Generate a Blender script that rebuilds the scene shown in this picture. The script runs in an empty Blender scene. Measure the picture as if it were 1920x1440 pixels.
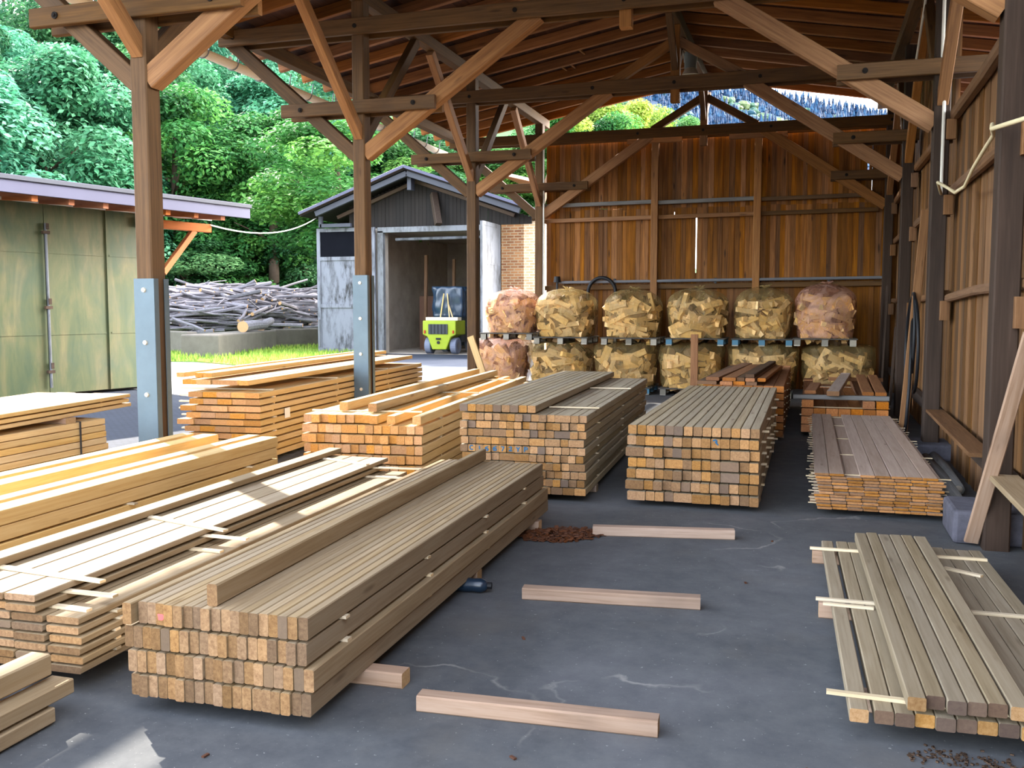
import bpy, math, random
from mathutils import Vector, Matrix, noise
from math import sin, cos, radians, pi, sqrt

random.seed(7)
SC = bpy.context.scene
COL = SC.collection
D = bpy.data

# ------------------------------------------------------------------ helpers
def lin(h):
    h = h.lstrip('#'); r = []
    for i in (0, 2, 4):
        v = int(h[i:i+2], 16) / 255
        r.append(v / 12.92 if v <= .04045 else ((v + .055) / 1.055) ** 2.4)
    return (r[0], r[1], r[2], 1)

def world_of(o):
    return (world_of(o.parent) @ o.matrix_basis) if o.parent else o.matrix_basis.copy()

def tag(o, label=None, cat=None, group=None, kind=None):
    if label: o['label'] = label
    if cat: o['category'] = cat
    if group: o['group'] = group
    if kind: o['kind'] = kind
    return o

def thing(name, label, cat, loc=(0, 0, 0), rz=0, group=None):
    o = D.objects.new(name, None); COL.objects.link(o)
    o.empty_display_size = .1
    o.location = loc; o.rotation_euler = (0, 0, rz)
    return tag(o, label, cat, group)

def place(o, parent=None, W=None):
    """link object o with world matrix W under parent"""
    COL.objects.link(o)
    if W is None: W = Matrix.Identity(4)
    if parent is not None:
        o.parent = parent
        o.matrix_basis = world_of(parent).inverted() @ W
    else:
        o.matrix_basis = W
    return o

class MB:
    def __init__(s): s.v = []; s.f = []; s.t = []; s.m = []
    def add(s, vs, fs, tone=None, m=0):
        b = len(s.v); t = random.random() if tone is None else tone
        s.v += [tuple(p) for p in vs]
        for f in fs:
            s.f.append(tuple(i + b for i in f)); s.t.append(t); s.m.append(m)
        return s
    def box(s, c, size, R=None, tone=None, m=0):
        x, y, z = (a / 2 for a in size); c = Vector(c)
        vs = [Vector((i * x, j * y, k * z)) for i in (-1, 1) for j in (-1, 1) for k in (-1, 1)]
        if R is not None: vs = [R @ p for p in vs]
        return s.add([p + c for p in vs], [(0, 1, 3, 2), (4, 6, 7, 5), (0, 4, 5, 1), (2, 3, 7, 6), (0, 2, 6, 4), (1, 5, 7, 3)], tone, m)
    def prism(s, p0, p1, w, h, ch=.006, up=(0, 0, 1), tone=None, m=0):
        """chamfered bar from p0 to p1; w across, h along up"""
        p0 = Vector(p0); p1 = Vector(p1); d = (p1 - p0).normalized(); up = Vector(up)
        if abs(d.dot(up)) > .98: up = Vector((0, 1, 0))
        a = d.cross(up).normalized(); u = a.cross(d).normalized()
        w /= 2; h /= 2; ch = min(ch, w * .45, h * .45)
        pr = [(-w + ch, -h), (w - ch, -h), (w, -h + ch), (w, h - ch), (w - ch, h), (-w + ch, h), (-w, h - ch), (-w, -h + ch)]
        vs = [p0 + a * x + u * y for x, y in pr] + [p1 + a * x + u * y for x, y in pr]
        fs = [tuple(range(7, -1, -1)), tuple(range(8, 16))] + [(i, (i + 1) % 8, 8 + (i + 1) % 8, 8 + i) for i in range(8)]
        return s.add(vs, fs, tone, m)
    def tube(s, pts, r, n=8, tone=None, m=0, cap=True, mcap=None):
        pts = [Vector(p) for p in pts]; N = len(pts)
        rr = [r] * N if not hasattr(r, '__len__') else list(r)
        t0 = (pts[1] - pts[0]).normalized()
        ref = Vector((0, 0, 1)) if abs(t0.z) < .9 else Vector((1, 0, 0))
        vs = []; a = t0.cross(ref).normalized()
        for i, p in enumerate(pts):
            t = (pts[min(i + 1, N - 1)] - pts[max(i - 1, 0)]).normalized()
            a = (a - t * a.dot(t)).normalized(); b = t.cross(a)
            vs += [p + (a * cos(2 * pi * k / n) + b * sin(2 * pi * k / n)) * rr[i] for k in range(n)]
        fs = [(i * n + k, i * n + (k + 1) % n, (i + 1) * n + (k + 1) % n, (i + 1) * n + k) for i in range(N - 1) for k in range(n)]
        tone = random.random() if tone is None else tone
        s.add(vs, fs, tone, m)
        if cap:
            b = len(s.v) - len(vs); mc = m if mcap is None else mcap
            s.f.append(tuple(b + k for k in range(n - 1, -1, -1))); s.t.append(tone); s.m.append(mc)
            s.f.append(tuple(b + (N - 1) * n + k for k in range(n))); s.t.append(tone); s.m.append(mc)
        return s
    def poly(s, pts, depth, tone=None, m=0):
        """extrude planar polygon pts by vector depth"""
        pts = [Vector(p) for p in pts]; dv = Vector(depth); n = len(pts)
        return s.add(pts + [p + dv for p in pts], [tuple(range(n - 1, -1, -1)), tuple(range(n, 2 * n))] + [(i, (i + 1) % n, n + (i + 1) % n, n + i) for i in range(n)], tone, m)
    def mesh(s, name, mats, smooth=False, off=(0, 0, 0)):
        me = D.meshes.new(name); o = Vector(off)
        me.from_pydata([tuple(Vector(p) - o) for p in s.v], [], s.f)
        for m in (mats if isinstance(mats, (list, tuple)) else [mats]): me.materials.append(m)
        me.polygons.foreach_set('material_index', s.m)
        at = me.attributes.new('tone', 'FLOAT', 'FACE'); at.data.foreach_set('value', s.t)
        if smooth: me.polygons.foreach_set('use_smooth', [True] * len(s.f))
        me.update(); fixn(me)
        return me
    def build(s, name, mats, parent=None, loc=None, smooth=False, **tg):
        """verts are in world space; origin at loc (or parent's)"""
        if loc is None: loc = world_of(parent).translation if parent else (0, 0, 0)
        me = s.mesh(name, mats, smooth, loc)
        o = D.objects.new(name, me); place(o, parent, Matrix.Translation(loc))
        return tag(o, **tg)

import bmesh
def fixn(me):
    bm = bmesh.new(); bm.from_mesh(me); bmesh.ops.recalc_face_normals(bm, faces=bm.faces[:]); bm.to_mesh(me); bm.free()

_bars = {}
def bar_mesh(L, w, h, mat, ch=.006):
    k = (round(L, 3), round(w, 3), round(h, 3), mat.name, ch)
    if k not in _bars:
        b = MB(); b.prism((0, -L / 2, 0), (0, L / 2, 0), w, h, ch)
        _bars[k] = b.mesh('timber', mat)
    return _bars[k]
def frame(p0, p1, up=(0, 0, 1)):
    p0 = Vector(p0); p1 = Vector(p1); d = (p1 - p0).normalized(); up = Vector(up)
    if abs(d.dot(up)) > .98: up = Vector((0, 1, 0))
    a = d.cross(up).normalized(); u = a.cross(d)
    return Matrix(((a.x, d.x, u.x, 0), (a.y, d.y, u.y, 0), (a.z, d.z, u.z, 0), (0, 0, 0, 1)))
def bar(name, p0, p1, w, h, mat, parent=None, up=(0, 0, 1), ch=.006, label=None, category=None, group=None, kind=None):
    p0 = Vector(p0); p1 = Vector(p1)
    o = D.objects.new(name, bar_mesh((p1 - p0).length, w, h, mat, ch))
    place(o, parent, Matrix.Translation((p0 + p1) / 2) @ frame(p0, p1, up))
    return tag(o, label, category, group, kind)


ORD = 'zeroth first second third fourth fifth sixth seventh eighth ninth tenth eleventh twelfth thirteenth fourteenth fifteenth sixteenth seventeenth eighteenth nineteenth twentieth'.split()

# ------------------------------------------------------------------ materials
class NT:
    def __init__(s, name, rough=.8, spec=.25):
        s.m = D.materials.new(name); s.m.use_nodes = True; s.n = s.m.node_tree
        s.b = s.n.nodes['Principled BSDF']; s.out = s.n.nodes['Material Output']
        s.b.inputs['Roughness'].default_value = rough
        s.b.inputs['Specular IOR Level'].default_value = spec
    def node(s, t, **kw):
        n = s.n.nodes.new(t)
        for k, v in kw.items():
            if k.startswith('i_'): n.inputs[k[2:].replace('_', ' ')].default_value = v
            else: setattr(n, k, v)
        return n
    def link(s, a, b): s.n.links.new(a, b)
    def coord(s, scale=(1, 1, 1), kind='Object', rnd=0):
        tc = s.node('ShaderNodeTexCoord'); o = tc.outputs[kind]
        if rnd:
            oi = s.node('ShaderNodeObjectInfo'); mu = s.node('ShaderNodeMath', operation='MULTIPLY'); mu.inputs[1].default_value = rnd
            s.link(oi.outputs['Random'], mu.inputs[0]); ad = s.node('ShaderNodeVectorMath', operation='ADD')
            s.link(o, ad.inputs[0]); s.link(mu.outputs[0], ad.inputs[1]); o = ad.outputs[0]
        mp = s.node('ShaderNodeMapping'); mp.inputs['Scale'].default_value = scale
        s.link(o, mp.inputs[0]); return mp.outputs[0]
    def noise(s, vec, scale=1, detail=4, rough=.6, dist=0):
        n = s.node('ShaderNodeTexNoise'); n.inputs['Scale'].default_value = scale; n.inputs['Detail'].default_value = detail
        n.inputs['Roughness'].default_value = rough; n.inputs['Distortion'].default_value = dist
        s.link(vec, n.inputs['Vector']); return n.outputs['Fac']
    def ramp(s, fac, stops):
        r = s.node('ShaderNodeValToRGB'); e = r.color_ramp.elements
        while len(e) < len(stops): e.new(.5)
        for el, (p, c) in zip(e, stops): el.position = p; el.color = lin(c) if isinstance(c, str) else c
        s.link(fac, r.inputs[0]); return r.outputs[0]
    def mix(s, fac, a, b, mode='MIX'):
        m = s.node('ShaderNodeMix', data_type='RGBA', blend_type=mode)
        for sock, v in ((m.inputs[0], fac), (m.inputs[6], a), (m.inputs[7], b)):
            if isinstance(v, (int, float)): sock.default_value = v
            elif isinstance(v, str): sock.default_value = lin(v)
            elif isinstance(v, tuple): sock.default_value = v
            else: s.link(v, sock)
        return m.outputs[2]
    def math(s, op, a, b=0.0, clamp=False):
        m = s.node('ShaderNodeMath', operation=op); m.use_clamp = clamp
        for i, v in enumerate((a, b)):
            if isinstance(v, (int, float)): m.inputs[i].default_value = v
            else: s.link(v, m.inputs[i])
        return m.outputs[0]
    def hsv(s, col, val=1.0, sat=1.0, hue=.5):
        h = s.node('ShaderNodeHueSaturation')
        for k, v in (('Hue', hue), ('Saturation', sat), ('Value', val)):
            if isinstance(v, (int, float)): h.inputs[k].default_value = v
            else: s.link(v, h.inputs[k])
        s.link(col, h.inputs['Color']); return h.outputs[0]
    def bump(s, hgt, strength=.3, dist=.01):
        b = s.node('ShaderNodeBump'); b.inputs['Strength'].default_value = strength; b.inputs['Distance'].default_value = dist
        s.link(hgt, b.inputs['Height']); s.link(b.outputs[0], s.b.inputs['Normal'])
    def done(s, col=None, **kw):
        if col is not None:
            if isinstance(col, str): s.b.inputs['Base Color'].default_value = lin(col)
            else: s.link(col, s.b.inputs['Base Color'])
        for k, v in kw.items(): s.b.inputs[k].default_value = v
        return s.m

def rng(t, r, lo, hi):  # map 0..1 socket to lo..hi
    return t.math('ADD', t.math('MULTIPLY', r, hi - lo), lo)

def wood(name, light, mid, dark, end=None, axis=1, g=1.0, vary=.16, knots=.5, rough=.75, tone=False, stain=None, endvary=.35):
    t = NT(name, rough)
    sc = [9 * g] * 3; sc[axis] = .55 * g
    co = t.coord(tuple(sc), rnd=37)
    n1 = t.noise(co, 3, 6, .65, .6)
    sc2 = [30 * g] * 3; sc2[axis] = .8 * g
    n2 = t.noise(t.coord(tuple(sc2), rnd=11), 3, 2, .5)
    f = t.math('ADD', t.math('MULTIPLY', n1, .65), t.math('MULTIPLY', n2, .35))
    col = t.ramp(f, [(.24, dark), (.5, mid), (.76, light)])
    if knots:
        sk = [11 * g] * 3; sk[axis] = 2.2 * g
        vo = t.node('ShaderNodeTexVoronoi'); vo.inputs['Scale'].default_value = 1; vo.inputs['Randomness'].default_value = 1
        t.link(t.coord(tuple(sk), rnd=23), vo.inputs['Vector'])
        k = t.ramp(vo.outputs['Distance'], [(.06, (1, 1, 1, 1)), (.16, (0, 0, 0, 1))])
        rare = t.ramp(t.noise(t.coord((1.3,) * 3, rnd=5), 1.7, 1), [(.45, (0, 0, 0, 1)), (.55, (1, 1, 1, 1))])
        col = t.mix(t.math('MULTIPLY', t.math('MULTIPLY', k, rare), knots), col, dark)
        col = t.mix(t.math('MULTIPLY', t.math('MULTIPLY', k, rare), knots * .6), col, '#3a2414')
    if stain:
        st = t.ramp(t.noise(t.coord((1.1,) * 3, rnd=3), 1.3, 4), [(.48, (0, 0, 0, 1)), (.7, (1, 1, 1, 1))])
        col = t.mix(t.math('MULTIPLY', st, .5), col, stain)
    oi = t.node('ShaderNodeObjectInfo')
    if end:
        tc = t.node('ShaderNodeTexCoord'); sx = t.node('ShaderNodeSeparateXYZ'); t.link(tc.outputs['Normal'], sx.inputs[0])
        e = t.math('GREATER_THAN', t.math('ABSOLUTE', sx.outputs[axis]), .8)
        en = t.ramp(t.noise(t.coord((35,) * 3, rnd=17), 2, 4, .75), [(.3, end[0]), (.7, end[1])])
        en = t.hsv(en, val=rng(t, oi.outputs['Random'], 1 - endvary, 1 + endvary * .55))
        if len(end) > 2:  # some grey, weathered ends
            r2 = t.math('FRACT', t.math('MULTIPLY', oi.outputs['Random'], 17.3))
            en = t.mix(t.math('MULTIPLY', t.math('GREATER_THAN', r2, end[3]), .72), en, end[2])
        col = t.mix(e, col, en)
    v = oi.outputs['Random']
    if tone:
        a = t.node('ShaderNodeAttribute', attribute_name='tone'); v = a.outputs['Fac']
    col = t.hsv(col, val=rng(t, v, 1 - vary, 1 + vary), sat=rng(t, t.math('FRACT', t.math('MULTIPLY', v, 7.7)), .88, 1.1))
    t.bump(n1, .25, .004)
    return t.done(col)

def plain(name, c, rough=.7, metal=0, var=.12, scale=3, spec=.3, bump=0, emit=None):
    t = NT(name, rough, spec)
    n = t.noise(t.coord((1, 1, 1), rnd=9), scale, 5, .65)
    col = t.hsv(t.mix(0, c, c), val=rng(t, n, 1 - 2 * var, 1 + 2 * var))
    if bump: t.bump(n, bump, .02)
    return t.done(col, Metallic=metal)

M = {}
# fresh sawn lumber
M['lum'] = wood('lumber_tan', '#a39074', '#937d5e', '#7a6244', ('#6a4c30', '#93724e', '#6a5846', .96), vary=.1)
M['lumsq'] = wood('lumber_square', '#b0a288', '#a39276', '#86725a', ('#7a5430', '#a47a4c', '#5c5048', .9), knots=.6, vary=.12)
M['lumglow'] = wood('lumber_bounce_glow', '#dcbf8c', '#d0ae78', '#b8925e', ('#a46a34', '#c48c50'), endvary=.2, vary=.1)  # same wood as the tan, with sunlit bounce glow put into its colour
M['lumpk'] = wood('lumber_pinkish', '#b8a596', '#ab9686', '#927c6c', ('#84542a', '#a87642'), endvary=.3, vary=.1)
M['lumlow'] = wood('lumber_low_stack', '#988a74', '#897a62', '#6e5e48', ('#7e5a32', '#9c7a52', '#3c3436', .72), vary=.1)
M['stick'] = wood('stick_wood', '#dccdb4', '#cbb898', '#ab9570', ('#caa878', '#e8d0a8'), knots=0)
M['batt'] = wood('floor_batten_wood', '#b39a86', '#a28772', '#7e624c', ('#a8865e', '#c6a67e'), knots=.9, stain='#6a5a50')
M['redwood'] = wood('aged_red_wood', '#a97a50', '#8f603a', '#6a4226', ('#8a4c1e', '#b87636'), knots=.5)
M['greyw'] = wood('grey_weathered_wood', '#8e8b88', '#7a7875', '#5c5a58', ('#8c8478', '#a89c8c'))
# the hall's frame
M['frame'] = wood('dark_frame_timber', '#74522f', '#5a4024', '#3a2816', ('#5a3c24', '#7c5634'), vary=.14, g=.8, stain='#4d3a2a')
M['brace'] = wood('brace_timber', '#a87a4c', '#8c613a', '#613f26', ('#7a5230', '#a8794a'), vary=.18, g=.8)
M['raft'] = wood('rafter_timber', '#a8703e', '#8c5a30', '#603a1f', ('#6a4226', '#8a5c36'), vary=.2, g=.8)
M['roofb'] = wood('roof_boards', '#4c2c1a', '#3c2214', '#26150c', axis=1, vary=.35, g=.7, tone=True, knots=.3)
M['wallb'] = wood('wall_boards', '#a86e30', '#7c4e1e', '#38200c', axis=2, vary=.36, g=.7, tone=True, knots=1)
M['wallr'] = wood('right_wall_boards', '#8e6438', '#6c4a28', '#402a18', axis=2, vary=.4, g=.7, tone=True, knots=.6)
M['rail'] = wood('rail_timber', '#8a6646', '#745234', '#503622', ('#6a4a30', '#85603e'), vary=.15)
M['dpost'] = wood('dark_post', '#4c3b30', '#392b21', '#261c15', ('#46372c', '#5c4a3c'), vary=.12, g=.7)

def floor_mat():
    t = NT('concrete_floor', .82, .3)
    co = t.coord((1, 1, 1))
    n = t.noise(co, .55, 8, .62, .4); n2 = t.noise(co, 6, 8, .75); n3 = t.noise(co, 45, 3, .7)
    col = t.ramp(n, [(.3, '#3b3e42'), (.48, '#4e5053'), (.68, '#66666a')])
    col = t.mix(.35, col, t.ramp(n2, [(.3, '#34363a'), (.7, '#6a6a68')]))
    col = t.mix(t.ramp(n3, [(.66, (0, 0, 0, 1)), (.72, (1, 1, 1, 1))]), col, '#8f8f8c')
    # pale hairline cracks and chalky scuffs
    vo = t.node('ShaderNodeTexVoronoi', feature='DISTANCE_TO_EDGE'); vo.inputs['Scale'].default_value = .42
    wv = t.node('ShaderNodeVectorMath', operation='ADD'); nn = t.node('ShaderNodeTexNoise'); nn.inputs['Scale'].default_value = 1.6; nn.inputs['Detail'].default_value = 5
    t.link(co, nn.inputs['Vector']); t.link(co, wv.inputs[0]); t.link(nn.outputs['Color'], wv.inputs[1]); t.link(wv.outputs[0], vo.inputs['Vector'])
    cr = t.ramp(vo.outputs['Distance'], [(.0, (1, 1, 1, 1)), (.007, (0, 0, 0, 1))])
    br = t.ramp(t.noise(co, 1.1, 2), [(.5, (0, 0, 0, 1)), (.6, (1, 1, 1, 1))])
    col = t.mix(t.math('MULTIPLY', t.math('MULTIPLY', cr, br), .5), col, '#a09c94')
    sc = t.ramp(t.noise(t.coord((1.2, 2.6, 1)), 2.2, 6, .7), [(.66, (0, 0, 0, 1)), (.74, (1, 1, 1, 1))])
    col = t.mix(t.math('MULTIPLY', sc, .28), col, '#8a8a8c')
    ds = t.ramp(t.noise(t.coord((1.0, .8, 1)), 1.1, 5, .6), [(.55, (0, 0, 0, 1)), (.75, (1, 1, 1, 1))])
    col = t.mix(t.math('MULTIPLY', ds, .5), col, '#5a544c')
    t.bump(n2, .15, .004)
    return t.done(col)
M['floor'] = floor_mat()

def cobble_mat():
    t = NT('cobbled_yard', .85)
    br = t.node('ShaderNodeTexBrick', offset=.5); br.inputs['Scale'].default_value = 4.5
    br.inputs['Color1'].default_value = lin('#3c414f'); br.inputs['Color2'].default_value = lin('#303542'); br.inputs['Mortar'].default_value = lin('#20242c')
    br.inputs['Mortar Size'].default_value = .03
    t.link(t.coord((1, 1, 1)), br.inputs['Vector'])
    n = t.noise(t.coord((1, 1, 1)), .8, 6)
    col = t.mix(.4, br.outputs['Color'], t.ramp(n, [(.35, '#2c303c'), (.65, '#42464e')]))
    t.bump(br.outputs['Fac'], -.3, .02)
    return t.done(col)
M['yard'] = cobble_mat()

def soil(name, stops, sc=.7):
    t = NT(name, .95, .1)
    n = t.noise(t.coord((1, 1, 1)), sc, 8, .7)
    t.bump(t.noise(t.coord((1, 1, 1)), 9, 4), .5, .05)
    return t.done(t.ramp(n, stops))
M['road'] = soil('pale_gravel_road', [(.3, '#807c80'), (.6, '#a19d9c')])
M['turf'] = soil('turf', [(.35, '#4c6a2a'), (.5, '#6f8f38'), (.65, '#8f8250')])
M['hill'] = soil('hillside_soil', [(.35, '#1f3a1e'), (.65, '#36542a')], .15)

def leaf_mat(name, a, b, c):
    t = NT(name, .6, .25)
    at = t.node('ShaderNodeAttribute', attribute_name='tone')
    col = t.ramp(at.outputs['Fac'], [(.05, a), (.5, b), (.95, c)])
    oi = t.node('ShaderNodeObjectInfo')
    col = t.hsv(col, val=rng(t, oi.outputs['Random'], .85, 1.15), hue=rng(t, t.math('FRACT', t.math('MULTIPLY', oi.outputs['Random'], 9.1)), .485, .515))
    t.link(col, t.b.inputs['Base Color'])
    tr = t.node('ShaderNodeBsdfTranslucent'); t.link(col, tr.inputs['Color'])
    mx = t.node('ShaderNodeMixShader'); mx.inputs[0].default_value = .4
    t.link(t.b.outputs[0], mx.inputs[1]); t.link(tr.outputs[0], mx.inputs[2]); t.link(mx.outputs[0], t.out.inputs['Surface'])
    return t.m
M['leafb'] = leaf_mat('leaves_bright_green', '#234e26', '#3f7436', '#6c9c48')
M['leaft'] = leaf_mat('leaves_blue_green', '#285a42', '#40805c', '#70aa84')
M['leafd'] = leaf_mat('leaves_deep_green', '#234a2e', '#386a42', '#5c8a54')
M['leafy'] = leaf_mat('leaves_yellow_green', '#5f8030', '#869e3c', '#b0b858')
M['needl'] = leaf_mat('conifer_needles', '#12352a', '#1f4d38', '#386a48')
M['farnd'] = leaf_mat('far_conifers_haze_tint', '#0e2748', '#153560', '#24507a')  # aerial haze painted in as blue needle colour
M['farlf'] = leaf_mat('far_broadleaves_haze_tint', '#264a5c', '#3c6658', '#748450')  # distance haze tinted into the leaf colours
M['bark'] = plain('tree_bark', '#57483c', .95, var=.2, scale=6, bump=.5)
M['farhill'] = plain('far_hill_haze_tint', '#1a3048', .95, var=.1, scale=.05)  # blue ground colour stands in for haze in the air

M['steel'] = plain('galvanised_steel', '#5e6c74', .5, .45, .14, 2.5)
M['steelside'] = plain('steel_flange', '#8b8b78', .45, .6, .12, 2)
M['bolt'] = plain('zinc_bolt', '#e6dcc8', .35, .6, .05, 20)
M['hole'] = plain('dark_hole', '#1c1714', .9)
M['pipe'] = plain('grey_pipe', '#77777b', .55, .2, .08, 4)
M['white'] = plain('white_conduit', '#d8d4c8', .55, 0, .06, 6)
M['cable'] = plain('cream_cable', '#d8c8a0', .55, 0, .05, 6)
M['black'] = plain('black_rubber', '#17171a', .5, 0, .1, 8)
M['gutter'] = plain('beige_gutter', '#e0d2bc', .5, 0, .08, 2)
M['conc'] = plain('old_concrete', '#625c54', .95, 0, .22, 2.2, bump=.3)
M['concb'] = plain('blue_grey_concrete', '#56545c', .95, 0, .4, 7, bump=.6)
M['lime'] = plain('lime_green_paint', '#8c9c24', .4, 0, .08, 5)
M['dkgrey'] = plain('dark_grey_paint', '#2f3236', .5, 0, .1, 4)
M['tyre'] = plain('grey_tyre', '#6a7080', .8, 0, .1, 4)
M['red'] = plain('red_lens', '#a02a1c', .3)
M['tarp'] = plain('blue_black_tarpaulin', '#1c2e40', .3, 0, .3, 5, spec=.6)
M['foam'] = plain('cream_board', '#e4d6bc', .7, 0, .06, 4)
M['lampg'] = plain('grey_lamp_housing', '#7c8684', .5, .2, .1, 4)
M['glass'] = plain('lamp_glass', '#b8b4a4', .2, 0, .1, 8)
M['paper'] = plain('paper_tag', '#f2ece0', .8, 0, .03, 10)
M['blue'] = plain('blue_spray_paint', '#14567c', .7, 0, .15, 30)
M['pink'] = plain('pink_spray_paint', '#f0605c', .8, 0, .1, 30)
M['bluepl'] = plain('blue_plastic', '#44748c', .5, 0, .12, 5)
M['barkc'] = wood('bark_chips', '#7a4a2c', '#583420', '#382014', knots=0, vary=.3, tone=True)
M['rooflil'] = plain('lilac_metal_sheet', '#4a4a5c', .55, .2, .08, 1.2)
M['rooftile'] = plain('brown_roof_tiles', '#7a5846', .8, 0, .18, 3)
M['soffit'] = wood('orange_soffit_wood', '#b87040', '#a66034', '#804420', knots=.3)
M['gable'] = wood('dark_gable_boards', '#231c18', '#1a1512', '#100d0b', axis=2, vary=.25, tone=True, knots=.2)
M['fascia'] = plain('grey_fascia', '#3c3e46', .6, 0, .12, 2)
M['intdark'] = plain('dim_plaster', '#a0968a', .95, 0, .25, 1.5)
M['cab'] = plain('brown_cabinet', '#6e5040', .7, 0, .1, 3)

def weathered(name, base, dirt, sc=(3, 3, .8), thr=(.46, .6)):
    t = NT(name, .75)
    n = t.noise(t.coord(sc), 1.4, 8, .7)
    n2 = t.noise(t.coord((1, 1, 1)), 1.2, 5, .6)
    col = t.mix(t.math('MULTIPLY', t.ramp(n, [(thr[0], (0, 0, 0, 1)), (thr[1], (1, 1, 1, 1))]), t.ramp(n2, [(.3, (.15, .15, .15, 1)), (.65, (1, 1, 1, 1))])), base, dirt)
    return t.done(col)
M['wdoor'] = weathered('flaking_white_paint', '#6e7078', '#242220')
M['wframe'] = weathered('grey_white_frame', '#6c6e72', '#3c3a36')
M['tarpw'] = plain('black_window_film', '#0b0c12', .8, 0, .25, 4, spec=.05)

def green_metal():
    t = NT('green_steel_doors', .5, .4)
    n = t.noise(t.coord((2.2, 2.2, .5)), 1.5, 7, .65, .5); n2 = t.noise(t.coord((1, 1, 1)), .9, 4)
    col = t.ramp(n, [(.3, '#38462f'), (.48, '#4c5234'), (.62, '#5e5a3c'), (.75, '#726a44')])
    col = t.mix(t.ramp(n2, [(.45, (0, 0, 0, 1)), (.7, (.55, .55, .55, 1))]), col, '#31483f')
    return t.done(col, Metallic=.15)
M['gdoor'] = green_metal()

def brick_mat(name, c1, c2, mo):
    t = NT(name, .9)
    tc = t.node('ShaderNodeTexCoord'); sx = t.node('ShaderNodeSeparateXYZ'); cb = t.node('ShaderNodeCombineXYZ')
    t.link(tc.outputs['Object'], sx.inputs[0]); t.link(t.math('ADD', sx.outputs[0], sx.outputs[1]), cb.inputs[0]); t.link(sx.outputs[2], cb.inputs[1])
    br = t.node('ShaderNodeTexBrick', offset=.5); br.inputs['Scale'].default_value = 1
    br.inputs['Brick Width'].default_value = .25; br.inputs['Row Height'].default_value = .085; br.inputs['Mortar Size'].default_value = .014
    br.inputs['Color1'].default_value = lin(c1); br.inputs['Color2'].default_value = lin(c2); br.inputs['Mortar'].default_value = lin(mo)
    t.link(cb.outputs[0], br.inputs['Vector'])
    n = t.noise(t.coord((1, 1, 1)), 3, 4)
    return t.done(t.hsv(br.outputs['Color'], val=rng(t, n, .7, 1.3)))
M['brick'] = brick_mat('tan_bricks', '#9a6c44', '#744a30', '#988468')
M['bricklit'] = brick_mat('bricks_painted_lit', '#c8a884', '#b4926a', '#c8b8a0')  # lighter brick tone carries the lit look of the garage's right end

def net_mat(name, c, alpha, tint):
    t = NT(name, .42, .5)
    n = t.noise(t.coord((1, 1, .6), rnd=8), 4.5, 6, .7, 1.2)
    fold = t.ramp(n, [(.42, (0, 0, 0, 1)), (.68, (1, 1, 1, 1))])
    col = t.mix(fold, c, tint)
    t.link(col, t.b.inputs['Base Color'])
    tr = t.node('ShaderNodeBsdfTransparent'); tr.inputs['Color'].default_value = (1, .97, .92, 1)
    tl = t.node('ShaderNodeBsdfTranslucent'); t.link(col, tl.inputs['Color'])
    m1 = t.node('ShaderNodeMixShader'); m1.inputs[0].default_value = .35
    t.link(t.b.outputs[0], m1.inputs[1]); t.link(tl.outputs[0], m1.inputs[2])
    m2 = t.node('ShaderNodeMixShader')
    # the woven film is denser in its folds
    f = t.math('SUBTRACT', alpha, t.math('MULTIPLY', fold, .28))
    t.link(f, m2.inputs[0]); t.link(m1.outputs[0], m2.inputs[1]); t.link(tr.outputs[0], m2.inputs[2])
    t.link(m2.outputs[0], t.out.inputs['Surface'])
    t.bump(n, .6, .03)
    return t.m
M['net'] = net_mat('ochre_net', '#94804e', .74, '#ccb47c')
M['netp'] = net_mat('pink_net', '#b8806a', .66, '#e6c0b0')
M['log'] = wood('split_firewood', '#f2d29a', '#e8c080', '#c89858', ('#cf9c5c', '#e8c288'), vary=.22, knots=.3, g=2)
M['logd'] = wood('split_firewood_inner_dark', '#8e6c46', '#6e5032', '#442e1c', ('#946e42', '#ac8656'), vary=.3, knots=.3, g=2, tone=True)  # inner logs, coloured darker so the front ones stand out
M['pal'] = wood('pallet_wood', '#5e5a52', '#4e4a44', '#38342f', ('#8a8478', '#a8a090'), vary=.2)
M['twig'] = wood('branch_bark', '#a09ca0', '#767278', '#464246', axis=1, vary=.35, knots=.2, g=1.2)
M['cut'] = plain('cut_branch_end', '#a8845c', .85, 0, .1, 12)

# ------------------------------------------------------------------ camera
CAMH = 1.5
YAW, PITCH, FPX = radians(17.45), radians(4.62), 1775.0
cam = D.cameras.new('camera'); cam.sensor_width = 36; cam.lens = FPX / 1920 * 36
camo = D.objects.new('camera', cam); COL.objects.link(camo)
camo.location = (0, 0, CAMH); camo.rotation_euler = (pi / 2 - PITCH, 0, YAW)
cam.clip_end = 3000; SC.camera = camo
_r = Vector((cos(YAW), sin(YAW), 0)); _f = Vector((-sin(YAW), cos(YAW), 0))
def at(px, dist, z=0):
    """ground position seen at column px of the photo, dist metres away along the view"""
    v = (_f + _r * ((px - 960) / FPX)) * dist
    return Vector((v.x, v.y, z))

# ------------------------------------------------------------------ the hall: floor, roof, walls
LX = -5.08                       # row of free posts
YT = [6.455, 10.27, 14.12, 17.97]  # truss lines
def XR(y): return 1.13 + .0117 * (y - 6.4)
RX, RZ, RP = -1.95, 5.75, .18    # ridge, rafter underside at the ridge, pitch
def zr(x): return RZ - RP * abs(x - RX)
Y0, Y1 = 2.2, 18.5

b = MB(); b.box((-2.2, 7.6, -.15), (8.2, 24.0, .3)); b.build('floor', M['floor'], kind='structure')

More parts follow.
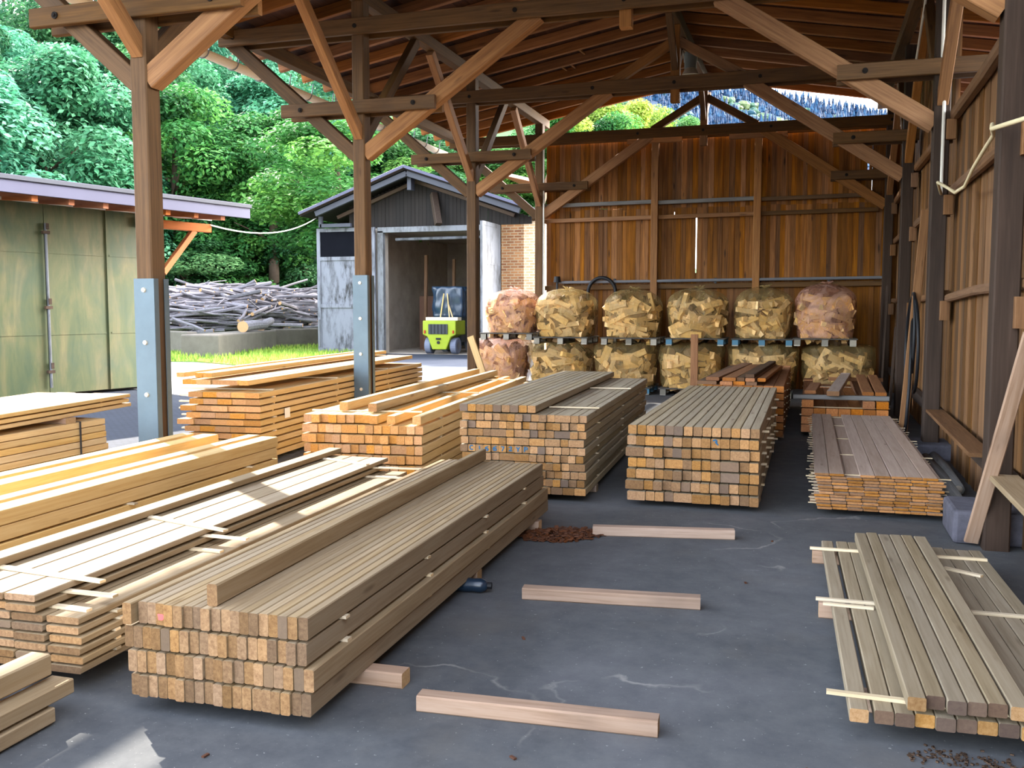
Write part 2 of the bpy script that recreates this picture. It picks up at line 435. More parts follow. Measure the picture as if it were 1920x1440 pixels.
# roof: sheathing boards as the ceiling, rafters as its parts
b = MB()
for sgn, xe in ((-1, -7.26), (1, 3.7)):
    n = int(abs(xe - RX) / .17)
    for i in range(n):
        xa = RX + (xe - RX) * i / n; xb = RX + (xe - RX) * (i + 1) / n - sgn * .004
        za, zb = zr(xa) + .14, zr(xb) + .14
        y = Y0
        while y < Y1 - .01:
            ye = min(Y1, y + random.choice((3.2, 4.1, 5.0)))
            b.add([(xa, y, za), (xb, y, zb), (xb, ye, zb), (xa, ye, za), (xa, y, za + .025), (xb, y, zb + .025), (xb, ye, zb + .025), (xa, ye, za + .025)],
                  [(3, 2, 1, 0), (4, 5, 6, 7), (0, 1, 5, 4), (1, 2, 6, 5), (2, 3, 7, 6), (3, 0, 4, 7)])
            y = ye
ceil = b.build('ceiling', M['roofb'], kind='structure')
b = MB()
for sgn, xe in ((-1, -7.30), (1, 3.74)):
    za, zb = zr(RX) + .172, zr(xe) + .172
    b.add([(RX, Y0 - .1, za), (xe, Y0 - .1, zb), (xe, Y1 + .01, zb), (RX, Y1 + .01, za), (RX, Y0 - .1, za + .05), (xe, Y0 - .1, zb + .05), (xe, Y1 + .01, zb + .05), (RX, Y1 + .01, za + .05)],
          [(3, 2, 1, 0), (4, 5, 6, 7), (0, 1, 5, 4), (1, 2, 6, 5), (2, 3, 7, 6), (3, 0, 4, 7)])
b.build('roof_tiles', M['dpost'], ceil)
y = 18.45; i = 0
while y > 2.4:
    for xe in (-7.22, 3.6):
        bar('rafter', (RX, y, RZ + .07), (xe, y, zr(xe) + .07), .08, .14, M['raft'], ceil)
    y -= .64
# short batten offcuts nailed between rafters on the left slope
for x, yy in ((-3.9, 15.5), (-4.05, 15.5), (-3.6, 14.9)):
    bar('roof_batten', (x, yy - .28, zr(x) + .1), (x + .05, yy + .28, zr(x) + .1), .04, .03, M['brace'], ceil)

purl = [(-6.75, 'outermost longitudinal purlin under the left eave overhang'),
        (LX, 'longitudinal purlin carried on the row of free-standing posts'),
        (RX, 'ridge purlin under the top of the gabled roof'),
        (1.12, 'longitudinal purlin above the posts of the right board wall'),
        (3.2, 'purlin under the right eave outside the board wall')]
for x, l in purl:
    h = .16 if x != RX else .18
    t = thing('purlin', 'dark timber ' + l, 'purlin', (x, 8, zr(x) - h))
    bar('beam', (x, 2.3, zr(x) - h / 2 - .005), (x, 18.42, zr(x) - h / 2 - .005), .14, h, M['frame'], t)

def frame_truss(i, label):
    y = YT[i]; xr = XR(y)
    t = thing('timber_truss', label, 'roof truss', (LX, y, 0), group='timber roof trusses')
    F, B = M['frame'], M['brace']
    for side in (-1, 1):
        px = LX if side < 0 else xr
        pm = F if side < 0 else M['dpost']
        post = bar('post', (px, y, 0.0), (px, y, zr(px) - .165), .15, .17, pm, t, up=(0, 1, 0), ch=.01)
        if side < 0 and i < 2:      # galvanised channels bolted on the foot of the two nearest posts
            top = 1.73 if i == 0 else 1.88
            for sy in (-1, 1):
                c = MB(); yy = y + sy * .089
                c.box((px, yy, top / 2), (.19, .008, top)); 
                for sx in (-1, 1): c.box((px + sx * .093, yy - sy * .026, top / 2), (.008, .052, top))
                c.build('steel_plate', M['steel'], post, loc=(px, yy, 0))
                z = top - .09
                while z > .1:
                    c = MB(); c.tube([(px, yy + sy * .003, z), (px, yy + sy * .016, z)], [.021, .017], 14)
                    c.tube([(px, yy + sy * .015, z), (px, yy + sy * .022, z)], .009, 6)
                    c.build('bolt', M['bolt'], post, loc=(px, yy, z)); z -= .42
        s = -side  # direction towards the middle
        # double clamps either side of the post, with bolt heads
        for sy in (-1, 1):
            yy = y + sy * .118
            xa, xb = (px - .98, px + .98) if side < 0 else (px - .98, px + (.75 if i < 2 else .12))
            cl = bar('clamp', (xa, yy, 3.82), (xb, yy, 3.82), .06, .15, F, t)
            for dx in (-.72, .72):
                if side > 0 and dx > 0: continue
                c = MB(); c.tube([(px + dx, yy + sy * .03, 3.82), (px + dx, yy + sy * .042, 3.82)], .028, 10)
                c.tube([(px + dx, yy + sy * .04, 3.82), (px + dx, yy + sy * .055, 3.82)], .014, 6)
                c.build('bolt', M['hole'], cl, loc=(px + dx, yy, 3.82))
        bar('brace', (px + s * .06, y, 3.29), (px + s * 2.16, y, 4.70), .14, .17, B, t)
        if side < 0:
            bar('brace', (px - .05, y, 3.27), (px - 1.72, y, 4.70), .12, .15, F, t)
        # braces along the building, up to the purlin
        bar('brace', (px, y - .05, 3.50), (px, y - 1.72, 5.0), .10, .13, B, t)
        bar('brace', (px, y + .05, 3.48), (px, y + 1.62, 5.0), .10, .13, F, t)
    for sy in (-1, 1):
        yy = y + sy * .118
        tb = bar('tie_beam', (-6.9, yy, 4.73), (xr + (1.75 if i < 2 else .13), yy, 4.73), .06, .18, F, t)
        for x in (-6.7, LX, -3.15, -1.95, -.75, xr):
            c = MB(); c.tube([(x, yy + sy * .03, 4.73), (x, yy + sy * .04, 4.73)], .026, 10)
            c.build('bolt', M['hole'], tb, loc=(x, yy, 4.73))
    kp = bar('king_post', (RX, y, 4.47), (RX, y, 5.56), .13, .13, B, t, up=(0, 1, 0))
    for s in (-1, 1):
        bar('strut', (RX + s * .05, y, 5.33), (RX + s * .95, y, 4.80), .11, .13, B if i < 3 else F, t)
        bar('strut', (RX, y + s * .05, 4.95), (RX, y + s * .75, 5.55), .09, .1, F, t)
    return t
frame_truss(0, 'nearest timber truss, on the frontmost steel-shod post at left')
frame_truss(1, 'second timber truss from the front, on the second steel-shod post')
frame_truss(2, 'third timber truss from the front, on the plain post beside the forklift garage')
frame_truss(3, 'rearmost timber truss, standing against the back board wall')

# gutter along the left eave
t = thing('gutter', 'beige half-round rain gutter along the left eave', 'gutter', (-7.32, 8, 4.65))
b = MB(); n = 10
ys = [2.1, 11, 18.6]; vs = []
for y in ys:
    vs += [(-7.32 + .085 * cos(pi + pi * k / n), y, 4.70 + .085 * sin(pi + pi * k / n)) for k in range(n + 1)]
    vs += [(-7.32 + .075 * cos(pi + pi * k / n), y, 4.702 + .075 * sin(pi + pi * k / n)) for k in range(n, -1, -1)]
w = 2 * (n + 1)
b.add(vs, [(j * w + k, j * w + (k + 1) % w, (j + 1) * w + (k + 1) % w, (j + 1) * w + k) for j in range(2) for k in range(w)] + [tuple(range(w - 1, -1, -1)), tuple(range(2 * w, 3 * w))])
b.build('channel', M['gutter'], t)
y = 7.2
while y < 18.5:
    b = MB(); b.tube([(-7.32 + .095 * cos(a), y, 4.70 + .095 * sin(a)) for a in [pi * (1 + k / 8) for k in range(9)]] + [(-7.2, y, 4.84)], .008, 6)
    b.build('bracket', M['pipe'], t); y += .64

# back wall: upright boards with a few gaps where daylight shows
YB = 18.17
b = MB(); x = -5.0
gaps = [(-2.092, -2.07, 2.15, 3.2), (.905, .935, 3.85, 4.12), (-2.5, -2.49, 3.2, 3.3)]
while x < 1.49:
    wd = random.uniform(.075, .11); xe = min(x + wd, 1.5)
    cut = None
    for g in gaps:
        if x <= g[0] < xe: cut = g
    zz = 3.38 + random.uniform(-.015, .015)
    dz = random.uniform(0, .012)
    lk = .012 if -4.1 < x < -3.5 and random.random() < .6 else -.01
    segs = [(-.01, 2.0), (1.99, zz), (zz + lk, 4.66)]
    for za, zb in segs:
        yy = YB + dz + random.uniform(0, .006)
        tn = random.random() * (.3 if za < 1 else 1)  # boards below the pipe toned darker, painting in the bags' shade
        if cut and za < cut[2] + .3 and zb > cut[2]:
            b.box(((x + cut[0]) / 2, yy, (za + zb) / 2), (cut[0] - x, .022, zb - za), tone=tn)
            if xe > cut[1]:
                b.box(((xe + cut[1]) / 2, yy, (za + zb) / 2), (xe - cut[1], .022, zb - za), tone=tn)
            if cut[2] - za > .05: b.box(((cut[0] + cut[1]) / 2, yy + .01, (za + cut[2]) / 2), (cut[1] - cut[0] + .01, .02, cut[2] - za), tone=tn)
            if zb - cut[3] > .05: b.box(((cut[0] + cut[1]) / 2, yy + .01, (zb + cut[3]) / 2), (cut[1] - cut[0] + .01, .02, zb - cut[3]), tone=tn)
        else:
            b.box(((x + xe) / 2, yy, (za + zb) / 2), (xe - x - .004, .022, zb - za), tone=tn)
        # cover strip on the outside keeps the joint shut
        b.box((xe, YB + .035, (za + zb) / 2), (.035, .016, zb - za), tone=tn) if not (cut and za < cut[2] + .3 and zb > cut[2]) else None
    x = xe
wb = b.build('wall_back', M['wallb'], kind='structure')
for x in (-2.845, -.97):
    bar('wall_post', (x, 18.03, 0), (x, 18.03, 4.58), .13, .12, M['brace'], wb, up=(0, 1, 0))
    bar('bolster', (x - .55 + .03, 17.99, 4.61), (x + .5, 17.99, 4.61), .1, .09, M['brace'], wb)
for i, (xa, xb) in enumerate(((-5.0, -2.91), (-2.78, -1.04), (-.9, 1.1))):
    bar('rail', (xa, 18.06, 3.47), (xb, 18.06, 3.49), .1, .07, M['greyw'] if i < 2 else M['frame'], wb)
    bar('rail', (xa, 18.08, 3.185 + .015 * i), (xb, 18.08, 3.20 + .015 * i), .05, .075, M['brace'] if i < 2 else M['frame'], wb)
bar('rail', (-5.0, 18.08, 1.88), (1.3, 18.08, 1.93), .05, .09, M['frame'], wb)

# right wall: upright boards, slightly out of square with the posts
b = MB(); y = -2.6
def xw(y): return XR(y) + .15
while y < 18.2:
    wd = random.uniform(.13, .2); ye = y + wd
    if 6.2 < y < 10.4: zt = 3.42
    else: zt = 3.40 if y < 6.2 else 4.95
    dx = random.uniform(0, .018)
    b.box((xw(y) + dx + .02, (y + ye) / 2, zt / 2 - .01), (.024, wd + .001, zt + .02))
    b.box((xw(y) + .055, ye, zt / 2 - .01), (.02, .06, zt + .02))
    y = ye
wr = b.build('wall_right', M['wallr'], kind='structure')
cuts = [-2.6, 2.6] + YT
for a, c in zip(cuts[:-1], cuts[1:]):
    ya, yc = a + .09, c - .09
    for z, h, w in ((3.36, .1, .09), (2.64, .09, .07), (1.615, .075, .07)):
        pts = [Vector((XR(yv) + .115, yv, z + random.uniform(-.03, .03))) for yv in (ya, (ya + yc) / 2, yc)]
        for p, q in zip(pts[:-1], pts[1:]):
            bar('rail', p, q + (q - p) * .004, w, h, M['rail'], wr, ch=.02)
        for yv, sg in ((ya, 1), (yc, -1)):   # blocks under the rail ends
            bar('rail_block', (XR(yv) + .08, yv + sg * .03, z - .24), (XR(yv) + .08, yv + sg * .03, z - .05), .09, .06, M['rail'], wr)
    bar('rail', (XR(ya) + .1, ya, .40), (XR(yc) + .1, yc, .40), .08, .12, M['dpost'], wr)
bar('wall_post', (XR(2.6), 2.6, 0), (XR(2.6), 2.6, 5.0), .15, .17, M['dpost'], wr, up=(0, 1, 0))
# concrete footing under the near post, and kerb stones along the wall foot
for (x0, x1, y0, y1, h, l) in ((.9, 1.42, 6.50, 7.02, .215, 'blue-grey concrete footing block under the near right wall post'),
                               (1.0, 1.4, 10.0, 10.55, .16, 'low concrete footing block under the second right wall post')):
    b = MB(); b.poly([(x0, y0, 0), (x1, y0, 0), (x1, y1, 0), (x0, y1, 0)], (.0, .0, h)); 
    o = b.build('concrete_footing', M['concb'], loc=((x0 + x1) / 2, (y0 + y1) / 2, 0)); tag(o, l, 'footing block')
    bv = o.modifiers.new('bevel', 'BEVEL'); bv.width = .025; bv.segments = 2

# fittings on the walls
b = MB(); b.tube([(-4.72, 18.0, 1.985), (1.3, 18.0, 2.03)], .028, 10)
t = tag(b.build('wall_pipe', M['pipe'], loc=(-4.7, 18.0, 1.98)), 'silver grey pipe running level along the back board wall', 'pipe')
for x in (-3.6, -1.7, .3):
    c = MB(); c.box((x, 18.03, 2.0), (.04, .06, .1)); c.build('pipe_clip', M['dkgrey'], t, loc=(x, 18.03, 2))
t = thing('wall_tap', 'small black fitting on a stem at the left end of the back wall pipe', 'tap', (-4.72, 17.95, 1.6))
b = MB(); b.tube([(-4.72, 17.95, 1.55), (-4.72, 17.95, 2.02)], .022, 8); b.build('stem', M['dkgrey'], t)
b = MB(); b.tube([(-4.72, 17.95, 1.99), (-4.72, 17.95, 2.1)], [.075, .06], 12); b.build('cap', M['black'], t)
pts = [(-3.83 + .27 * cos(a), 17.93, 1.78 + .29 * sin(a)) for a in [pi * k / 14 for k in range(15)]]
b = MB(); b.tube([(-4.1, 17.93, 1.0)] + pts[::-1] + [(-3.56, 17.93, 1.0)], .035, 8)
tag(b.build('rubber_hose', M['black'], loc=(-3.83, 17.93, 1), smooth=True), 'black hose arched over the pipe on the back wall', 'hose')
b = MB(); b.tube([(-4.97, 17.86, 4.55), (-4.97, 17.86, 1.7)], .016, 8)
tag(b.build('conduit', M['white'], loc=(-4.97, 17.86, 1.7)), 'cream conduit down the rearmost left post beside the back wall', 'conduit')
y = YT[1] - .12; x = XR(y) - .02
b = MB(); b.tube([(x, y, 5.0), (x, y, 3.65), (x + .03, y, 3.58), (x + .03, y, 2.6)], .016, 8)
tag(b.build('conduit', M['white'], loc=(x, y, 2.6)), 'white conduit down the second post of the right wall', 'conduit')
b = MB(); b.tube([(XR(12) - .06, 12.6, 4.4), (XR(11) - .06, 11.3, 5.0), (XR(10) - .07, 10.0, 5.0)], .014, 6)
tag(b.build('conduit', M['white'], loc=(1.1, 12, 4.4)), 'white conduit slanting up a brace high on the right wall', 'conduit')
pts = [(x + .03, y + .0, 2.6), (1.10, 9.7, 2.66), (1.11, 9.2, 2.56), (1.11, 8.6, 2.44), (1.11, 8.1, 2.43), (1.11, 7.7, 2.52), (1.10, 7.2, 2.57), (1.09, 6.8, 2.60), (1.05, 6.6, 2.60), (1.02, 6.42, 2.6), (1.0, 6.3, 2.555), (.98, 6.1, 2.525), (1.02, 5.8, 2.5), (1.08, 5.5, 2.48), (1.1, 5.0, 2.5)]
b = MB(); b.tube(pts, .014, 8)
tag(b.build('electric_cable', M['cable'], loc=(1.1, 8, 2.5), smooth=True), 'cream cable sagging along the right board wall at head height', 'cable')
# coil of black cable hung on the right wall
pts = []
for k in range(80):
    a = k / 79 * 4 * pi
    pts.append((XR(11) - .13 - .02 * sin(a * .5), 11.05 + .42 * sin(a) + .1 * sin(a * .5), 1.12 + .50 * cos(a) * (1 + .08 * sin(a * .25))))
pts += [(1.0, 10.6, .7), (.97, 10.5, .3), (.96, 10.75, .03), (.93, 11.3, .03)]
b = MB(); b.tube(pts, .018, 7)
tag(b.build('cable_coil', M['black'], loc=(1, 11, 1), smooth=True), 'black cable hanging in long loops on the right wall', 'cable')

# pendant lamp under the ridge behind the third truss
t = thing('pendant_lamp', 'grey industrial lamp hanging under the ridge behind the third truss', 'lamp', (-1.87, 15.2, 5.1))
b = MB(); b.tube([(-1.87, 15.2, 5.20), (-1.87, 15.2, 5.44)], .095, 18); b.tube([(-1.87, 15.2, 5.44), (-1.87, 15.2, 5.47)], [.095, .05], 18); b.build('housing', M['lampg'], t)
b = MB(); b.tube([(-1.87, 15.2, 5.10), (-1.87, 15.2, 5.20)], [.14, .085], 18); b.build('lamp_shade', M['glass'], t)
b = MB(); b.tube([(-1.87, 15.2, 5.46), (-1.87, 15.2, 5.6)], .01, 6); b.build('hook', M['pipe'], t)
for s in (-1, 1):
    b = MB(); b.tube([(-1.87 + s * .1, 15.2, 5.3), (-1.87 + s * .11, 15.2, 5.5), (-1.87, 15.2, 5.56)], .007, 6); b.build('bracket_wire', M['white'], t)

# ------------------------------------------------------------------ lumber stacks
def even(n, x0, x1, gap=.002, merge=0):
    w = (x1 - x0) / n; out = []; i = 0
    while i < n:
        k = 2 if i < n - 1 and random.random() < merge else 1
        out.append((x0 + w * (i + k / 2), round(w * k - gap, 3))); i += k
    return out

def stack(nm, cat, phrase, group, mat, ox, oy, rz, rows, adj=''):
    """rows from the top layer down: (z of its underside, height, length, [(x centre, width)...], end jitter).
    x is measured from the stack's right edge (negative to the left), y from its front end."""
    W0 = Matrix.Translation((ox, oy, 0)) @ Matrix.Rotation(rz, 4, 'Z')
    made = []
    for r, (z, h, L, xs, jit) in enumerate(rows):
        for k, (xc, w) in enumerate(xs):
            yj = random.uniform(-jit, jit) + (random.uniform(-.02, .02) if random.random() < .12 and jit else 0)
            o = D.objects.new(nm, bar_mesh(L, round(w, 3), h, mat, .004))
            W = W0 @ Matrix.Translation((xc, yj + L / 2, z + h / 2)) @ Matrix.Rotation(random.uniform(-.0006, .0006), 4, 'Z')
            place(o, None, W)
            n = nm.replace('_', ' ')
            side = '' if len(xs) == 1 else (f'{ORD[k + 1]} from left in ' if len(xs) > 2 else ('left one in ' if k == 0 else 'right one in '))
            tag(o, f'{adj}{n}, {side}{ORD[r + 1]} layer down, {phrase.replace("the ", "", 1)}', cat, group)
            made.append((r, k, o))
    return made

def sticks(phrase, group, ox, oy, rz, zs, ys, x0, x1, w=.028, h=.0115, jit=.03, mat='stick', nm='stacking_stick', label=None):
    W0 = Matrix.Translation((ox, oy, 0)) @ Matrix.Rotation(rz, 4, 'Z')
    for z in zs:
        for yy in ys:
            a = x0 + random.uniform(-jit, jit); c = x1 + random.uniform(-jit, jit)
            yy2 = yy + random.uniform(-.02, .02)
            bar(nm, W0 @ Vector((a, yy2, z + h / 2)), W0 @ Vector((c, yy2 + random.uniform(-.015, .015), z + h / 2)), w, h, M[mat], None, ch=.001,
                label=label or f'thin pale stacking stick between the layers of {phrase}', category='stick', group=group)
R = radians
# --- front stack of dressed timbers
zs = [.062 + i * .0925 for i in range(4)]
GX, GY, GR = -1.645, 2.86, R(1.7)
xr_ = [(-.735, 0), (-.755, -.006), (-.742, .020), (-.737, .006)]
rows = []
for i, z in enumerate(reversed(zs)):
    rows.append((z, .081, 3.38 + (.03, .08, .1, .16)[i], even(19, *xr_[i], gap=.002), .007))
g = stack('timber', 'timber', 'the large front stack', 'timbers of the large front stack', M['lum'], GX, GY, GR, rows, 'planed ')
first = [o for r, k, o in g if r == 0]
first[0].matrix_basis = first[0].matrix_basis @ Matrix.Translation((-.008, -.03, 0))
tag(first[0], 'planed timber jutting forward at the left edge of the large front stack')
# pink paint spot on the end of the third timber of the top layer
sp = MB(); cx, cz = 0, .002
pts = [(.013 * cos(a) * (1 + .25 * sin(3 * a + 1)), .0, .016 * sin(a) * (1 + .3 * cos(2 * a))) for a in [2 * pi * k / 18 for k in range(18)]]
sp.poly([(x + .002, -1.7055, z + cz - .012) for x, _, z in pts], (0, .0014, 0))
me = sp.mesh('paint_spot', M['pink']); o = D.objects.new('paint_spot', me); COL.objects.link(o); o.parent = first[3]
o.matrix_basis = Matrix.Translation((0, (3.41 - 3.38) * 0 + .0, 0)); o['label'] = 'pink paint spot'
L0 = first[3].data.vertices[0].co.y
for v in me.vertices: v.co.y += (L0 + 1.7055 - .0012)
sticks('the large front stack', 'sticks in the large front stack', GX, GY, GR, [z + .081 for z in zs[:3]], (.30, 1.2, 2.1, 2.95), -.75, .006, .035, .0115, .006)
W0 = Matrix.Translation((GX, GY, 0)) @ Matrix.Rotation(GR, 4, 'Z')
zt = zs[3] + .081
bar('timber', (-2.04, 2.872, zt + .042), (-2.19, 6.285, zt + .042), .042, .082, M['lum'], label='single planed timber lying on edge along the top of the large front stack', category='timber')
for i, yy in enumerate((.50, 1.95, 3.22)):
    xe = (.16, .004, .03)[i]
    bar('bearer', W0 @ Vector((-.8, yy, .031)), W0 @ Vector((xe, yy, .031)), .085, .062, M['batt'], label=('squared bearer under the front end of the large front stack, poking out right', 'squared bearer under the middle of the large front stack', 'squared bearer under the far end of the large front stack')[i], category='bearer')

# --- stack of square timbers right of centre
E2X, E2Y = -.325, 7.02
rows = []
for i in range(7):
    z = .052 + (6 - i) * .0836
    rows.append((z, .067, 3.78, even(14, -.965 - (i % 3) * .008, 0 - (i % 2) * .006, .006 if i == 0 else .0035, .0 if i == 0 else .14), .004 if i == 0 else .016))
e2 = stack('squared_timber', 'timber', 'the square-timber stack right of centre', 'square timbers right of centre', M['lumsq'], E2X, E2Y, R(.1), rows)
sticks('the square-timber stack right of centre', 'sticks in the square-timber stack right of centre', E2X, E2Y, 0, [.052 + .067 + i * .0836 for i in range(6)], (.5, 1.4, 2.3, 3.2), -.98, .03, .03, .0164, .02)
for yy, l in ((.5, 'front'), (3.3, 'rear')):
    bar('bearer', (E2X - .98, E2Y + yy, .025), (E2X - .01, E2Y + yy, .025), .09, .05, M['batt'], label=f'squared bearer under the {l} end of the square-timber stack right of centre', category='bearer')
def glyph(obj, strokes, mat, r=.0035):
    """paint strokes on the front end face of a timber, in (x, z) of that face"""
    y = min(v.co.y for v in obj.data.vertices)
    m = MB()
    for st in strokes:
        for (x0, z0), (x1, z1) in zip(st[:-1], st[1:]):
            m.prism((x0, y - .0008, z0), (x1, y - .0008, z1), .003, r * 2, .0005, up=Vector((-(z1 - z0), 0, x1 - x0)))
    o = D.objects.new('paint_mark', m.mesh('paint_mark', M[mat])); COL.objects.link(o); o.parent = obj
    o['label'] = mat + ' paint mark'
e2d = {(r, k): o for r, k, o in e2}
glyph(e2d[(1, 8)], [[(-.02, .02), (0, .028), (.012, .016), (-.004, .008)], [(0, .01), (.02, -.01)]], 'blue', .005)

# --- stack with blue paint marks
E1X, E1Y, E1R = -1.603, 7.0, R(2.7)
rows = [(.06 + 10 * .0625 + .004, .055, 4.02, even(9, -1.02, -.40, .005), .006)]
for i in range(10):
    z = .06 + (9 - i) * .0625
    rows.append((z, .0535, 3.95, even(16 if i < 9 else 11, -1.0 - (i * 37 % 5) * .004, 0 - (i * 53 % 7) * .004, .0035, .16), .014))
e1 = stack('squared_batten', 'timber', 'the stack with blue paint marks', 'square battens of the blue-marked stack', M['lumsq'], E1X, E1Y, E1R, rows)
e1d = {(r, k): o for r, k, o in e1}
sticks('the stack with blue paint marks', 'sticks in the blue-marked stack', E1X, E1Y, E1R, [.06 + .0535 + i * .0625 for i in range(9)], (.6, 2.0, 3.4), -1.02, -.005, .03, .009, .006)
W0 = Matrix.Translation((E1X, E1Y, 0)) @ Matrix.Rotation(E1R, 4, 'Z')
for yy, l in ((.45, 'front'), (2.35, 'middle')):
    bar('stacking_stick', W0 @ Vector((-.39, yy, .692)), W0 @ Vector((.02, yy + .01, .692)), .03, .011, M['stick'], label=f'pale stick lying across the {l} of the blue-marked stack top', category='stick')
S = .02
gl = [[[(.012, .016), (-.006, .02), (-.016, .004), (-.008, -.014), (.012, -.012)]], [[(.0, .018), (.004, -.016)]], [[(.012, .018), (-.012, .006), (-.012, -.014), (.008, -.016), (.012, -.002), (-.01, .0)]],
      [[(.012, .018), (-.012, .006), (-.012, -.014), (.008, -.016), (.012, -.002), (-.01, .0)]], [[(-.012, .016), (.014, .016), (-.004, -.018)]], [[(-.014, .01), (.004, .018), (.01, .006), (-.014, -.016), (.014, -.014)]],
      [[(-.014, .018), (0, .0), (.0, -.018)], [(.014, .018), (0, 0)]], [[(-.012, -.018), (-.012, .018), (.01, .014), (.01, .002), (-.012, .0)]]]
for k, gg in zip((1, 2, 3, 4, 5, 6, 7, 8), gl): glyph(e1d[(5, k)], gg, 'blue', .0042)
for yy, l in ((.5, 'front'), (3.4, 'rear')):
    bar('bearer', W0 @ Vector((-1.0, yy, .03)), W0 @ Vector((.0, yy, .03)), .09, .058, M['batt'], label=f'squared bearer under the {l} end of the blue-marked stack', category='bearer')

# --- half sunlit stack beside it
D2X, D2Y, D2R = -3.0, 7.08, R(5.8)
top = [p for i, p in enumerate(even(14, -1.02, 0, .003)) if i not in (9, 12, 11)]
rows = [(.05 + 6 * .083, .067, 4.6, top, .03)]
for i in range(1, 7):
    rows.append((.05 + (6 - i) * .083, .067, 4.75, even(15, -1.03 - .01 * (i % 3), .012 * (i % 2), .0035, .1), .016))
stack('squared_timber', 'timber', 'the half-sunlit square-timber stack', 'square timbers of the half-sunlit stack', M['lumglow'], D2X, D2Y, D2R, rows)
sticks('the half-sunlit square-timber stack', 'sticks in the half-sunlit stack', D2X, D2Y, D2R, [.05 + .067 + i * .083 for i in range(6)], (.6, 2.2, 3.9), -1.12, -.02, .03, .0158, .03)
W0 = Matrix.Translation((D2X, D2Y, 0)) @ Matrix.Rotation(D2R, 4, 'Z'); zt = .05 + 6 * .083 + .067
for yy, l in ((.25, 'front'), (2.1, 'middle'), (3.9, 'far end')):
    bar('stacking_stick', W0 @ Vector((-1.05, yy, zt + .006)), W0 @ Vector((-.08 + .02 * yy, yy + .03, zt + .006)), .03, .011, M['stick'], label=f'pale stick lying across the {l} of the half-sunlit stack top', category='stick')
bar('beam', W0 @ Vector((-.755, .22, zt + .047)), W0 @ Vector((-.70, 4.75, zt + .047)), .075, .07, M['lumglow'], label='sunlit beam on top of the half-sunlit stack, left of two', category='beam')
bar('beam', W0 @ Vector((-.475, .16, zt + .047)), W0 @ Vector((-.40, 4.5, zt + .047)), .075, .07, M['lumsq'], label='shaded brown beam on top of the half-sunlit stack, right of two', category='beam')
for yy, l in ((.15, 'front'), (4.4, 'rear')):
    bar('bearer', W0 @ Vector((-1.0, yy, .025)), W0 @ Vector((.0, yy, .025)), .09, .05, M['batt'], label=f'squared bearer under the {l} end of the half-sunlit stack', category='bearer')

# --- tall sunlit stack of thick boards near the garage
D1X, D1Y, D1R = -4.97, 7.82, R(5.0)
rows = [(.10 + 10 * .0665 + .0125 + .052, .045, 4.85, [(-.83, .08), (-.63, .075), (-.535, .09)], .01),
        (.10 + 9 * .0665 + .0665 - .005, .047, 4.9, [(-.74, .14), (-.585, .15), (-.36, .26), (-.16, .1)], .008)]
for i in range(10):
    x0 = (-.75, -.74, -.84, -.78, -.88, -.80, -.76, -.76, -.76, -.76)[i]
    rows.append((.02 + .02 + (9 - i) * .0665, .051, 5.0, even(5, x0, .004 * (i % 3), .002), .003))
d1 = stack('board', 'board', 'the tall sunlit board stack', 'thick boards of the tall sunlit stack', M['lumglow'], D1X, D1Y, D1R, rows, 'thick ')
sticks('the tall sunlit board stack', 'sticks in the tall sunlit board stack', D1X, D1Y, D1R, [.04 + .051 + i * .0665 for i in range(10)], (.3, 1.9, 3.6), -1.02, .0, .035, .0145, .02)
W0 = Matrix.Translation((D1X, D1Y, 0)) @ Matrix.Rotation(D1R, 4, 'Z')
for yy, l in ((.3, 'front'), (4.4, 'rear')):
    bar('bearer', W0 @ Vector((-.8, yy, .02)), W0 @ Vector((.0, yy, .02)), .09, .04, M['batt'], label=f'flat bearer under the {l} end of the tall sunlit board stack', category='bearer')
pt = MB(); q = W0 @ Vector((.012, .55, .0))
for zz, hh in ((.445, .1),):
    pt.box((q.x + .004, q.y, zz), (.004, .11, hh), R=Matrix.Rotation(D1R, 3, 'Z'))
pt = pt.build('paper_tag', M['paper'], loc=(q.x, q.y, .445)); tag(pt, 'white paper tag on the side of the tall sunlit board stack', 'tag')

# --- stickered board stack left of the front stack
CX, CY, CR = -2.655, 2.885, R(2.0)
rows = [(.392 + .014, .034, 3.6, [(-.672, .105)], 0),
        (.055 + 8 * .0375 + .0375, .027, 3.5, [(-.262, .143), (-.411, .147), (-.565, .15), (-.68, .07)], .01),
        (.055 + 8 * .0375, .027, 3.45, [(-.258, .143), (-.408, .147), (-.56, .15), (-.68, .07)], .012)]
for i in range(6):
    x = (0, .0, .012, .014, .02, .012)[i]
    rows.append((.08 + (5 - i) * .045 * .84 + .012, .027, 3.38, [(x - .076, .148), (x - .236, .146), (x - .392, .15), (x - .548, .148), (x - .67, .085)], .012))
rows = [(z + (.0 if j > 2 else (-.012, -.036 + .003, -.036)[j]), h, L, xs, jt) for j, (z, h, L, xs, jt) in enumerate(rows)]
zl = sorted({round(r[0], 4) for r in rows})
stack('board', 'board', 'the stickered board stack at left', 'boards of the stickered stack at left', M['lum'], CX, CY, CR, rows)
sticks('the stickered board stack at left', 'sticks in the stickered stack at left', CX, CY, CR, [zl[i] + .027 for i in range(5)], (.22, 1.15, 2.2, 3.2), -.71, .012, .03, .0105, .01)
W0 = Matrix.Translation((CX, CY, 0)) @ Matrix.Rotation(CR, 4, 'Z')
def cs(x0, y0, x1, y1, z, l): bar('stacking_stick', W0 @ Vector((x0, y0, z)), W0 @ Vector((x1, y1, z)), .032, .011, M['stick'], ch=.001, label=l + ' the stickered board stack at left', category='stick')
zc = zl[5] + .027 + .0055
